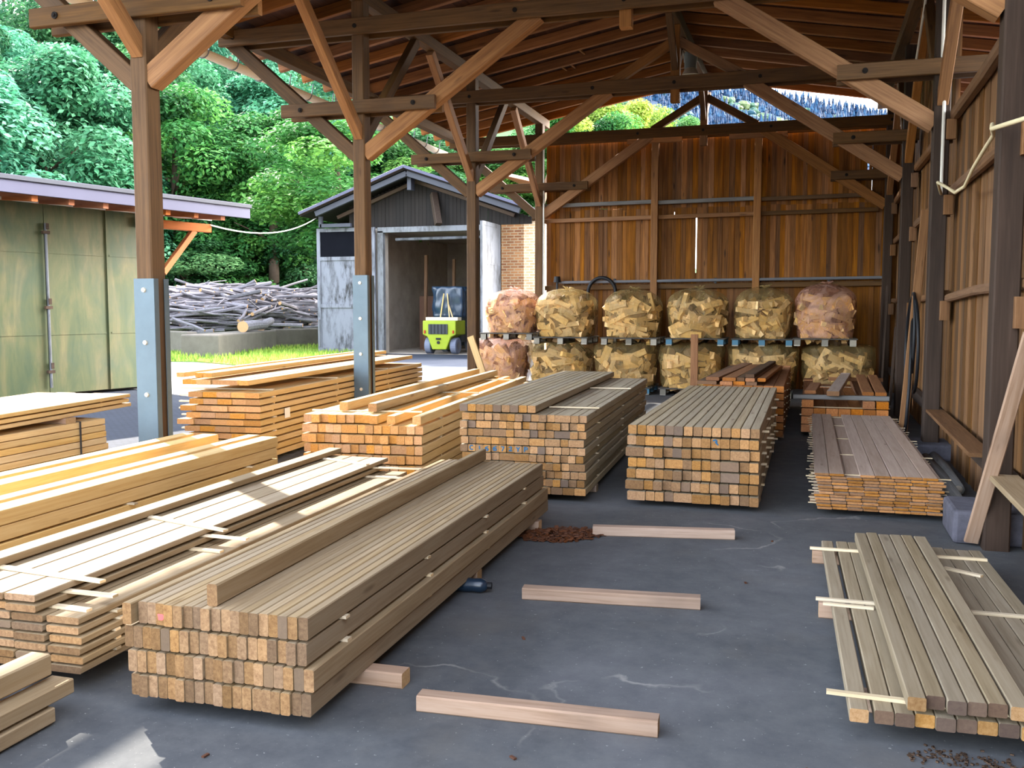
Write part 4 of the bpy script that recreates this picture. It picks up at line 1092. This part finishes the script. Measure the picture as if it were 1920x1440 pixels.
# ------------------------------------------------------------------ trees
def crown_mesh(seed, nb=30, per=260, leaf=.062, H=1.25):
    rs = random.Random(seed); m = MB()
    blobs = []
    for i in range(nb):
        z = rs.uniform(-.85, .95); a = rs.uniform(0, 2 * pi); rr = sqrt(max(0, 1 - abs(z) ** 2.2)) * rs.uniform(.35, .85)
        blobs.append((Vector((rr * cos(a), rr * sin(a), z * H)), rs.uniform(.26, .42), rs.random()))
    blobs.append((Vector((0, 0, 0)), .62, .4)); blobs.append((Vector((0, 0, .55 * H)), .45, .6)); blobs.append((Vector((0, 0, -.5 * H)), .5, .3))
    for c, r, t0 in blobs:
        for i in range(per):
            d = Vector((rs.gauss(0, 1), rs.gauss(0, 1), rs.gauss(.15, .9))).normalized()
            rad = r * (rs.random() ** .18)
            p = c + Vector((d.x * rad, d.y * rad, d.z * rad * .72))
            nrm = (d * .7 + Vector((0, 0, .75)) + Vector((rs.gauss(0, .45), rs.gauss(0, .45), rs.gauss(0, .45)))).normalized()
            u = nrm.cross(Vector((rs.gauss(0, 1), rs.gauss(0, 1), rs.gauss(0, 1)))).normalized(); v = nrm.cross(u)
            s = leaf * rs.uniform(.6, 1.25)
            m.add([p - u * s, p - v * s * .55 + nrm * s * .12, p + u * s, p + v * s * .55 + nrm * s * .12], [(0, 1, 2, 3)], min(1, max(0, .6 * t0 + .4 * rs.random())))
    me = D.meshes.new('crown'); me.from_pydata(m.v, [], m.f); me.materials.append(M['leafb'])
    at_ = me.attributes.new('tone', 'FLOAT', 'FACE'); at_.data.foreach_set('value', m.t); me.update()
    return me
def conifer_mesh(seed, n=2600):
    rs = random.Random(seed); m = MB()
    for i in range(n):
        h = rs.random() ** .8; tier = (h * 11) % 1; r = (1 - h) * (.30 + .0 * tier) * (.45 + .55 * (1 - tier)) + .015
        a = rs.uniform(0, 2 * pi); rad = r * sqrt(rs.uniform(.25, 1)); p = Vector((rad * cos(a), rad * sin(a), h - .12 * rad))
        o = Vector((cos(a), sin(a), -.45)).normalized(); s = Vector((-sin(a), cos(a), rs.uniform(-.5, .5))); L = .05 * rs.uniform(.6, 1.3) * (1.15 - h)
        m.add([p, p + o * L + s * L * .3, p + o * L * 1.5, p + o * L - s * L * .3], [(0, 1, 2, 3)], rs.random())
    me = D.meshes.new('crown'); me.from_pydata(m.v, [], m.f); me.materials.append(M['needl'])
    at_ = me.attributes.new('tone', 'FLOAT', 'FACE'); at_.data.foreach_set('value', m.t); me.update()
    return me
CRN = [crown_mesh(s, 36, 620, .038) for s in (1, 2, 3, 4)]; CRS = [crown_mesh(s, 16, 150, .09) for s in (7, 8)]; CON = [conifer_mesh(s) for s in (5, 6)]
def trunk_mesh(seed, h, r):
    rs = random.Random(seed); m = MB()
    m.tube([(0, 0, -.4), (rs.uniform(-.1, .1), rs.uniform(-.1, .1), h * .4), (rs.uniform(-.2, .2), rs.uniform(-.2, .2), h)], [r * 1.25, r, r * .35], 8)
    for i in range(5):
        z = h * rs.uniform(.35, .8); a = rs.uniform(0, 6.3); m.tube([(0, 0, z), (cos(a) * h * .1, sin(a) * h * .1, z + h * .07), (cos(a) * h * .2, sin(a) * h * .2, z + h * .12)], [r * .4, r * .25, r * .1], 5)
    return m.mesh('trunk', M['bark'], True)
TRK = [trunk_mesh(s, 10, .24) for s in (1, 2)]
def tree(px, w, ztop, rad, mat, label, group, bot=None, n=[0]):
    """broadleaf: ztop height of the crown top, rad crown radius"""
    n[0] += 1; k = n[0]; p = at(px, w); u = (px - 960) / FPX * w; zg = hill(u, w) if w > 39 else -.02
    if bot is None: bot = max(zg + .8, ztop - rad * 3.0)
    H = ztop - bot
    t = thing('broadleaf_tree', label, 'tree', (p.x, p.y, zg), k * 1.7, group)
    Wt = world_of(t)
    c = D.objects.new('crown', CRN[k % 4]); place(c, t, Wt @ Matrix.Translation((0, 0, bot + H / 2 - zg)) @ Matrix.Diagonal((rad / 1.05, rad / 1.05, H / 2 / 1.45, 1)))
    c.material_slots[0].link = 'OBJECT'; c.material_slots[0].material = M[mat]
    s = (bot + H * .75 - zg) / 10
    q = D.objects.new('trunk', TRK[k % 2]); place(q, t, Wt @ Matrix.Diagonal((max(.5, min(1.4, rad / 4)),) * 2 + (s, 1)))
    return t
def conifer(px, w, ztop, H, label, group, bare=0.0, n=[0]):
    n[0] += 1; k = n[0]; p = at(px, w); u = (px - 960) / FPX * w; zg = hill(u, w)
    t = thing('conifer', label, 'tree', (p.x, p.y, zg), k * 2.1, group); Wt = world_of(t)
    hh = ztop - zg; zb = hh * bare
    c = D.objects.new('crown', CON[k % 2]); place(c, t, Wt @ Matrix.Translation((0, 0, zb)) @ Matrix.Diagonal((H * .8, H * .8, hh - zb, 1)))
    q = D.objects.new('trunk', TRK[k % 2]); place(q, t, Wt @ Matrix.Diagonal((.9, .9, hh * .95 / 10, 1)))
def ztop(y, w): return 1.5 + (577 - y) / FPX * w
G1 = 'leafy trees behind the yard'
fr = [(-70, 36, 120, 4.6, 'leaft', 'blue-green leafy tree rising behind the green doors at the left edge'), (95, 39, 95, 4.3, 'leaft', 'tall blue-green leafy tree behind the shed with green doors'),
      (215, 41, 150, 3.4, 'leaft', 'blue-green leafy tree just left of the nearest post'), (335, 43, 165, 3.6, 'leafb', 'mid-green leafy tree just right of the nearest post'),
      (425, 46, 290, 3.2, 'leafb', 'lower leafy tree between the first and second posts'), (515, 44, 205, 3.6, 'leafb', 'bright green leafy tree between the first and second posts'),
      (645, 36, 222, 3.7, 'leafb', 'leafy tree rising behind the left door leaf of the garage'), (470, 45, 395, 3.0, 'leafb', 'low leafy tree right behind the branch heap'),
      (350, 42, 430, 3.0, 'leafd', 'low dark leafy tree behind the left of the branch heap'), (570, 46, 400, 2.8, 'leafd', 'low dark leafy tree behind the right of the branch heap'),
      (735, 50, 270, 3.6, 'leafb', 'leafy tree above the garage ridge between second and third posts'), (660, 52, 250, 3.6, 'leaft', 'blue-green leafy tree seen behind the second post'),
      (840, 55, 300, 3.2, 'leafb', 'leafy tree right of the garage ridge'), (930, 56, 275, 3.4, 'leafb', 'leafy tree beyond the garage beside the third post'), (1010, 58, 262, 3.2, 'leafb', 'leafy tree behind the rearmost left post')]
for px, w, yt, rad, m, l in fr: tree(px, w, ztop(yt, w), rad, m, l, G1, bot=(.6 if yt > 380 else (3.0 if w < 39 and px > 500 else None)))
G2 = 'leafy trees on the hillside'
rs = random.Random(3)
for row, (w, y0, y1) in enumerate(((52, 60, 150), (62, -10, 130), (74, -40, 90))):
    px = -200 + row * 40
    while px < 800:
        yt = y0 + (y1 - y0) * max(0, px) / 800 + rs.uniform(-35, 35) + (60 if px > 650 else 0)
        if not (350 < px < 500 and row == 2):
            tree(px, w + rs.uniform(-3, 3), ztop(yt, w), rs.uniform(3.4, 4.6), rs.choice(('leafd', 'leaft', 'leafd', 'leaft')), 'leafy tree in the forest climbing the hillside at left', G2)
        px += rs.uniform(95, 135)
G3 = 'conifers high on the hillside'
px = -150
while px < 760:
    conifer(px, 82 + rs.uniform(-4, 10), ztop(rs.uniform(-130, -20) + max(0, px - 500) * .5, 84), rs.uniform(6, 8), 'dark conifer at the top of the forested hillside at left', G3, .3); px += rs.uniform(38, 62)
for px, l in ((85, 'bare conifer trunk left of the nearest post, in the forest'), (392, 'bare conifer trunk right of the first gutter stretch, left of two'), (446, 'bare conifer trunk right of the first gutter stretch, right of two')):
    conifer(px, 66, ztop(-90, 66), 6, 'tall conifer with ' + l, G3, .62)
G4 = 'sunlit leafy trees behind the hall'
for px, w, yt, rad, m in ((1065, 62, 225, 3.4, 'leafy'), (1120, 66, 190, 3.4, 'leafy'), (1185, 70, 196, 3.2, 'leafy'), (1235, 80, 205, 3.0, 'leafy'), (1150, 64, 218, 3.0, 'leafb'), (1275, 90, 222, 3.2, 'leafb'), (1030, 60, 215, 3.4, 'leafb')):
    tree(px, w, ztop(yt, w), rad, m, 'yellow-green leafy tree seen over the back wall through the open gable', G4)

# far wooded mountain seen through the open gable
DW = 900
def mpt(px, w, y): v = at(px, w); return Vector((v.x, v.y, ztop(y, w)))
sky = [(780, 60), (1050, 95), (1230, 128), (1330, 158), (1400, 176), (1460, 187), (1520, 199), (1580, 208), (1640, 216), (1720, 226), (1900, 250)]
def skyl(px):
    for (a, ya), (c, yc) in zip(sky[:-1], sky[1:]):
        if px <= c: return ya + (yc - ya) * (px - a) / (c - a)
    return 250
b = MB(); cols = list(range(780, 1901, 40)); P = []
for i in range(12):
    f = i / 11; w = 520 + (DW - 520) * f
    P.append([mpt(px, w, 330 + (skyl(px) + 14 - 330) * f + 6 * noise.noise((px * .02, f * 4, 0))) for px in cols])
for i in range(11):
    for j in range(len(cols) - 1): b.add([P[i][j], P[i][j + 1], P[i + 1][j + 1], P[i + 1][j]], [(0, 1, 2, 3)])
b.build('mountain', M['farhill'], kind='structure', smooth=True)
fc, fb = MB(), MB(); rs = random.Random(11)
for i in range(2600):
    px = rs.uniform(1000, 1760); f = rs.random() ** .8; w = 520 + (DW - 520) * f
    y = 330 + (skyl(px) + 14 - 330) * f; p = mpt(px, w, y)
    if noise.noise((px * .012, f * 5, 3)) < .12 or f > .85:
        h = rs.uniform(9, 14); r = h * .2; n = 6; a0 = rs.random()
        for (z0, z1, k) in ((0, .55, 1), (.3, .8, .75), (.6, 1.0, .5)):
            vs = [p + Vector((r * k * cos(a0 + 2 * pi * j / n), r * k * sin(a0 + 2 * pi * j / n), h * z0)) for j in range(n)] + [p + Vector((0, 0, h * z1))]
            fc.add(vs, [(j, (j + 1) % n, n) for j in range(n)])
    else:
        r = rs.uniform(3, 5.5)
        vs = []; 
        for a in range(4):
            th = a / 3 * pi * .62
            for j in range(8): vs.append(p + Vector((r * sin(th + .15) * cos(j * pi / 4) * rs.uniform(.8, 1.15), r * sin(th + .15) * sin(j * pi / 4) * rs.uniform(.8, 1.15), r * (.7 + .9 * cos(th)))))
        fb.add(vs, [(a * 8 + j, a * 8 + (j + 1) % 8, (a + 1) * 8 + (j + 1) % 8, (a + 1) * 8 + j) for a in range(3) for j in range(8)] + [tuple(range(8))])
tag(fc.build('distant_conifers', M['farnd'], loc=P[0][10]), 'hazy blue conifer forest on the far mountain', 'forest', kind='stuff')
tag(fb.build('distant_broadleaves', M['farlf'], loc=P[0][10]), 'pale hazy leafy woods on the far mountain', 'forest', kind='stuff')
far_con = fc.__class__()
for z0, z1, k in ((0, .4, 1), (.22, .62, .8), (.42, .82, .6), (.62, 1.0, .4)):
    far_con.add([(.2 * k * cos(2 * pi * j / 7), .2 * k * sin(2 * pi * j / 7), z0) for j in range(7)] + [(0, 0, z1)], [(j, (j + 1) % 7, 7) for j in range(7)])
fcm = far_con.mesh('conifer', M['farnd'])
px = 1330
while px < 1668:
    p = mpt(px, DW - 4, skyl(px) + 16); h = rs.uniform(9, 17)
    o = D.objects.new('skyline_conifer', fcm); place(o, None, Matrix.Translation(p) @ Matrix.Diagonal((h, h, h, 1)))
    tag(o, 'tiny hazy conifer on the skyline in the open gable', 'conifer', 'conifers on the far skyline'); px += rs.uniform(5, 12)

# ------------------------------------------------------------------ garage with the forklift
def quad_beam(mb, p, q, w, h): mb.prism(p, q, w, h, .01)
YF = 28.38
t = thing('garage_building', 'old brick garage with dark boarded gable and open doors behind the yard', 'building', (-11.6, YF, 0))
b = MB(); b.poly([(-9.27, YF, 0), (-8.54, YF, 0), (-8.54, YF, 4.1), (-9.27, YF, 4.1)], (0, .35, 0)); b.build('brick_wall', M['brick'], t)
b = MB(); b.poly([(-8.54, YF - .0, 0), (-8.16, YF - .0, 0), (-8.16, YF, 4.15), (-8.54, YF, 4.15)], (0, .35, 0)); b.box((-8.3, YF + 4.2, 2.05), (.3, 7.7, 4.1)); b.build('brick_corner_painted_lit', M['bricklit'], t)  # light on the wall's right end painted in as paler brick
b = MB(); b.poly([(-14.4, YF, 0), (-13.3, YF, 0), (-13.3, YF, 4.1), (-14.4, YF, 4.1)], (0, .35, 0)); b.box((-14.3, YF + 4.2, 2.05), (.3, 7.7, 4.1)); b.build('side_wall', M['intdark'], t)
b = MB(); b.box((-11.3, YF + 8, 2.1), (6.3, .3, 4.2)); b.box((-11.3, YF + 4.1, 4.12), (6.2, 7.9, .12)); b.box((-11.3, YF + 4.2, -.005), (6.2, 8, .02)); b.build('inner_walls', M['intdark'], t)
b = MB()
x = -14.5
while x < -8.3:
    xe = x + .13; zt0 = 5.62 - .35 * abs(x + .065 + 12.08)
    b.box((x + .06, YF - .03 + random.uniform(-.01, .01), (4.08 + zt0) / 2), (.122, .03, max(.05, zt0 - 4.08))); x = xe
b.build('gable_boards', M['gable'], t)
fr_ = MB(); fr_.box((-11.5, YF - .06, 4.0), (3.9, .16, .17)); fr_.box((-13.36, YF - .06, 1.98), (.2, .16, 3.96)); fr_.box((-9.6, YF - .06, 1.98), (.16, .16, 3.96)); fr_.build('door_frame', M['wframe'], t)
b = MB(); b.tube([(-13.0, YF + .3, 3.72), (-9.75, YF + .3, 3.74)], .05, 8); b.build('door_rail', M['wdoor'], t)
for side, xe, ze in ((-1, -15.78, 4.52), (1, -7.9, 4.42)):
    b = MB(); ya, yb = YF - 1.05, YF + 9
    zr_ = 5.86
    b.add([(-12.1, ya, zr_), (xe, ya, ze), (xe, yb, ze), (-12.1, yb, zr_), (-12.1, ya, zr_ - .05), (xe, ya, ze - .05), (xe, yb, ze - .05), (-12.1, yb, zr_ - .05)], [(0, 1, 2, 3), (7, 6, 5, 4), (0, 4, 5, 1), (1, 5, 6, 2), (2, 6, 7, 3), (3, 7, 4, 0)])
    rf = b.build('roof_slope', M['rooftile'], t)
    b = MB(); b.add([(-12.1, ya + .06, zr_ - .052), (xe, ya + .06, ze - .052), (xe, yb, ze - .052), (-12.1, yb, zr_ - .052), (-12.1, ya + .06, zr_ - .10), (xe, ya + .06, ze - .10), (xe, yb, ze - .10), (-12.1, yb, zr_ - .10)], [(0, 1, 2, 3), (7, 6, 5, 4), (0, 4, 5, 1), (1, 5, 6, 2), (2, 6, 7, 3), (3, 7, 4, 0)])
    b.build('soffit', M['gable'], rf)
    b = MB(); b.prism((-12.1, ya - .02, zr_ - .01), (xe, ya - .02, ze - .01), .05, .09, .005); b.build('verge_trim', M['rooflil'], rf)
    b = MB(); b.prism((-12.08, YF - .85, zr_ - .2), (xe + side * -.5, YF - .85, ze - .02), .12, .17, .01); b.build('fascia_beam', M['fascia'], t)
    b = MB(); b.prism((-12.08, YF - .12, zr_ - .36), (xe + side * -.9, YF - .12, ze - .08), .1, .12, .01); b.build('rafter', M['dpost'], t)
b = MB(); b.box((-12.08, YF - .55, 5.42), (.13, .3, .5)); b.build('ridge_block', M['fascia'], t)
b = MB(); b.prism((-11.5, YF - .1, 5.1), (-11.22, YF - .4, 4.1), .2, .2, .01); b.build('gable_brace', M['dpost'], t)
b = MB(); b.prism((-15.3, YF - .5, 4.45), (-15.3, YF - .5, 4.1), .12, .12, .01); b.prism((-15.3, YF - .5, 4.15), (-14.2, YF - .5, 4.15), .12, .12, .01); b.build('eave_bracket', M['fascia'], t)
# left leaf, folded flat beside the opening
lf = MB(); x0, x1, zt_ = -15.6, -13.5, 4.12
for xa in (x0 + .06, x1 - .06): lf.box((xa, YF - .22, zt_ / 2), (.12, .07, zt_ - .06))
for z in (.1, 1.55, 3.1, zt_ - .09): lf.box(((x0 + x1) / 2, YF - .22, z), (x1 - x0 - .22, .066, .12))
lf.box(((x0 + x1) / 2, YF - .2, 1.6), (x1 - x0 - .2, .03, 3.0))
d1_ = lf.build('door_leaf', M['wdoor'], t); d1_['label'] = 'left door leaf with flaking white paint'
b = MB(); b.box(((x0 + x1) / 2, YF - .215, 3.58), (x1 - x0 - .26, .02, .86)); b.build('window_film', M['tarpw'], d1_)
b = MB(); b.tube([(x0 + .06, YF - .28, .2), (x0 + .06, YF - .28, 1.1)], .03, 8); b.build('bolt_rod', M['wframe'], d1_)
lf = MB(); xl = -9.3
for ya in (YF - 1.75, YF - .16): lf.box((xl, ya, 2.05), (.07, .12, 4.0))
for z in (.1, 1.55, 2.85, 4.0): lf.box((xl, YF - .95, z), (.066, 1.5, .12))
lf.box((xl + .01, YF - .95, 2.05), (.03, 1.55, 3.9))
d2_ = lf.build('door_leaf', M['wframe'], t); d2_['label'] = 'right door leaf standing open edge-on'
# rear wing with a shallower roof
t2 = thing('rear_wing', 'low wing with a shallow brown roof behind the garage, left of the back wall', 'building', (-9, 34, 0))
b = MB(); b.add([(-12.3, 37, 7.0), (-6.6, 37, 5.55), (-6.6, 44, 5.55), (-12.3, 44, 7.0), (-12.3, 37, 6.9), (-6.6, 37, 5.45), (-6.6, 44, 5.45), (-12.3, 44, 6.9)], [(0, 1, 2, 3), (7, 6, 5, 4), (0, 4, 5, 1), (1, 5, 6, 2), (2, 6, 7, 3), (3, 7, 4, 0)]); b.build('roof_slope', M['rooftile'], t2)
b = MB(); b.prism((-12.3, 36.9, 6.97), (-6.5, 36.9, 5.5), .08, .12, .01); b.build('verge_trim', M['gutter'], t2)
b = MB(); b.box((-9.6, 41, 2.6), (5.4, 7, 5.2)); b.build('wall', M['bricklit'], t2)

# forklift and what is on and around it
FXc, FYb = -11.35, 28.3
t = thing('forklift', 'lime green forklift parked tail-out in the garage doorway', 'forklift', (FXc, FYb, 0))
b = MB()
prof = [(-.57, .63), (-.57, 1.08), (.57, 1.08), (.57, .63), (.40, .55), (.24, .15), (-.24, .15), (-.40, .55)]
b.poly([(FXc + x, FYb, z) for x, z in prof], (0, .9, 0)); bd = b.build('counterweight', M['lime'], t)
mod = bd.modifiers.new('bevel', 'BEVEL'); mod.width = .03; mod.segments = 3
b = MB(); b.box((FXc - .03, FYb + .0, .81), (.66, .05, .32)); rg = b.build('radiator_opening', M['dkgrey'], t)
b = MB()
for i in range(5): b.box((FXc - .27 + i * .12, FYb - .028, .81), (.02, .02, .30))
b.build('bars', M['black'], rg)
b = MB(); b.box((FXc - .02, FYb - .01, .50), (.16, .05, .06)); b.tube([(FXc - .02, FYb - .03, .38), (FXc - .02, FYb + .03, .38)], .05, 10); b.build('tow_pin', M['black'], t)
for s in (-1, 1):
    b = MB(); b.box((FXc + s * .49, FYb - .01, .72), (.05, .04, .1)); b.build('tail_lamp', M['red'], t)
    for yy in (.32, 1.75):
        b = MB(); x = FXc + s * .44; r = .27 if yy < 1 else .33
        b.tube([(x - .11, FYb + yy, r), (x - .09, FYb + yy, r), (x + .09, FYb + yy, r), (x + .11, FYb + yy, r)], [r * .88, r, r, r * .88], 24); wh = b.build('wheel', M['tyre'], t, loc=(x, FYb + yy, r))
        b = MB(); b.tube([(x - .115, FYb + yy, r), (x + .115, FYb + yy, r)], r * .5, 16); b.build('rim', M['wframe'], wh, loc=(x, FYb + yy, r))
b = MB(); b.box((FXc, FYb + 1.3, .62), (1.05, 1.3, .5)); b.box((FXc, FYb + 2.05, 1.2), (.9, .12, 2.0)); b.build('chassis_and_mast', M['dkgrey'], t)
b = MB(); vs = []
na = 64
for i in range(12):
    z = 1.16 + i / 11 * 1.02
    for j in range(na):
        a = 2 * pi * j / na; q = (abs(cos(a)) ** 5 + abs(sin(a)) ** 5) ** -.2
        k = 1 + .16 * noise.noise((cos(a) * 5, sin(a) * 5, z * 3.5)) - .03 * (i == 11) - .06 * (i < 3)
        vs.append((FXc + .03 + .55 * q * k * cos(a), FYb + .95 + .32 * q * k * sin(a), z + .02 * noise.noise((a * 3, z, 1))))
b.add(vs, [(i * na + j, i * na + (j + 1) % na, (i + 1) * na + (j + 1) % na, (i + 1) * na + j) for i in range(11) for j in range(na)] + [tuple(range(na - 1, -1, -1)), tuple(11 * na + j for j in range(na))])
tag(b.build('tarpaulin', M['tarp'], loc=(FXc, FYb + .9, 1.16), smooth=True), 'blue-black plastic sheet wrapped over the forklift seat', 'tarpaulin')
bar('board', (FXc - .52, FYb + .33, 1.135), (FXc + .58, FYb + .33, 1.135), .34, .1, M['foam'], label='thick cream board lying on the forklift tail', category='board')
for (xa, za), (xb, zb), l in (((-.12, 1.19), (-.02, 1.95), 'left'), ((.19, 1.19), (.1, 1.95), 'right'), ((.3, 1.19), (.14, 1.6), 'short slanting')):
    bar('wooden_stick', (FXc + xa, FYb + .44, za), (FXc + xb, FYb + .50, zb), .035, .035, M['lumglow'], label=f'{l} wooden stick propped against the sheet on the forklift', category='stick')
for x, y, z0, h, l in ((-12.75, 30.5, 0, 3.3, 'leftmost'), (-12.1, 31.5, 0, 3.2, 'middle'), (-11.05, 32.0, 0, 3.2, 'rightmost')):
    bar('pole', (x, y, z0), (x + .02, y + .1, h), .1, .1, M['rail'], label=f'{l} upright pole standing inside the dark garage', category='pole')
b = MB(); b.box((-12.75, 31.5, .95), (1.0, .6, 1.9)); ck = thing('cabinet', 'brown cabinet standing inside the garage left of the forklift', 'cabinet', (-12.75, 31.5, 0)); b.build('carcass', M['cab'], ck)
b = MB(); b.box((-12.75, 31.19, .95), (.9, .02, 1.75)); b.build('door', M['cab'], ck)

# ------------------------------------------------------------------ shed with green steel doors
A0 = Vector((-12.4, 11.987, 0)); dv = Vector((.241, .971, 0)).normalized(); nv = Vector((dv.y, -dv.x, 0))
Rz = Matrix.Rotation(math.atan2(dv.y, dv.x), 3, 'Z')
def S(s, o, z): return A0 + dv * s + nv * o + Vector((0, 0, z))
t = thing('storage_shed', 'shed with large green steel doors across the yard at left', 'building', S(-2, 0, 0))
b = MB(); b.box(S(-3.0, -3.2, 1.55), (12.4, 5.9, 3.1), R=Rz); b.build('walls', M['gable'], t)
edges = [-6.97, -5.8, -4.65, -3.5, -2.35, -1.2, -.2, .91, 2.08, 3.28]
for i, (a, c) in enumerate(zip(edges[:-1], edges[1:])):
    b = MB(); b.box(S((a + c) / 2, -.1, 1.64), (c - a - .012, .06, 3.2), R=Rz)
    b.box(S((a + c) / 2, -.072, 2.42), (c - a - .1, .02, .03), R=Rz); b.box(S((a + c) / 2, -.072, 1.05), (c - a - .1, .02, .03), R=Rz)
    p = b.build('door_panel', M['gdoor'], t)
    if i % 2 == 0 and i < 8:
        b = MB(); b.tube([S(c, -.02, .15), S(c, -.02, 2.9)], .022, 8); rd = b.build('locking_rod', M['wframe'], p)
        for z in (2.75, 1.5, .42):
            m = MB(); m.box(S(c, -.02, z), (.12, .06, .05), R=Rz); m.box(S(c + .02, -.02, z + .1), (.05, .06, .1), R=Rz); m.build('bracket', M['dpost'], p)
    elif i in (7, 8):
        b = MB(); b.box(S(c - .01, -.06, 1.64), (.02, .04, 3.2), R=Rz); b.build('edge_strip', M['gdoor'], p)
b = MB()
for (s0, s1) in ((-8.5, 4.46),):
    pts = [S(s0, 1.0, 3.46), S(s1, 1.0, 3.42), S(s1, -6.3, 3.9), S(s0, -6.3, 3.94)]
    b.poly(pts, (0, 0, .06))
rf = b.build('roof', M['rooflil'], t)
b = MB(); b.prism(S(-8.5, 1.0, 3.37), S(4.46, 1.0, 3.33), .04, .25, .005); rf2 = b.build('fascia', M['rooflil'], rf)
b = MB(); b.prism(S(-8.5, 1.03, 3.475), S(4.48, 1.03, 3.435), .04, .07, .005); b.build('edge_trim', M['fascia'], rf)
s = -7.3
while s < 4.4:
    bar('roof_rafter', S(s, -.4, 3.31), S(s, .94, 3.20), .1, .14, M['soffit'], t); s += .62
b = MB(); b.prism(S(-7.5, .12, 3.24), S(4.3, .12, 3.22), .02, .05, .002); b.build('white_batten', M['white'], t)
bar('bracket_beam', S(2.7, .02, 3.05), S(4.33, .02, 3.05), .12, .16, M['soffit'], t)
bar('strut', S(3.2, .02, 2.15), S(3.95, .02, 2.98), .1, .11, M['soffit'], t)
b = MB(); pts = []
pa, pb = S(4.2, .2, 3.1), Vector((-15.4, YF - .6, 4.4))
for i in range(13):
    f = i / 12; p = pa.lerp(pb, f); p.z -= .3 * 4 * f * (1 - f); pts.append(p)
b.tube(pts, .015, 6); tag(b.build('overhead_cable', M['white'], loc=pa, smooth=True), 'white cable strung from the green-door shed to the garage eave', 'cable')

# ------------------------------------------------------------------ light
w = D.worlds.new('world'); SC.world = w; w.use_nodes = True
nt = w.node_tree; bg = nt.nodes['Background']; st = nt.nodes.new('ShaderNodeTexSky'); st.sky_type = 'NISHITA'
EL = radians(36.4); sx, sy = -.788, .616
st.sun_disc = False; st.sun_elevation = EL; st.sun_rotation = -math.atan2(sx, sy); st.air_density = 1.0; st.dust_density = 2.5; st.ozone_density = 1.0
hs = nt.nodes.new('ShaderNodeHueSaturation'); hs.inputs['Saturation'].default_value = .45
nt.links.new(st.outputs[0], hs.inputs['Color']); nt.links.new(hs.outputs[0], bg.inputs[0]); bg.inputs[1].default_value = .8
sun = D.lights.new('sun', 'SUN'); sun.energy = 6.0; sun.angle = radians(.6); sun.color = (1, .93, .82)
so = D.objects.new('sun', sun); COL.objects.link(so); so.location = (-40, 30, 40)
sd = Vector((sx * cos(EL), sy * cos(EL), sin(EL))); so.rotation_euler = sd.to_track_quat('Z', 'Y').to_euler()
vs_ = SC.view_settings; vs_.view_transform = 'Standard'; vs_.look = 'None'; vs_.exposure = 1.6; vs_.gamma = 1.0
try: vs_.use_curve_mapping = False
except Exception: pass
SC.cycles.max_bounces = 8; SC.cycles.diffuse_bounces = 5; SC.cycles.transparent_max_bounces = 10
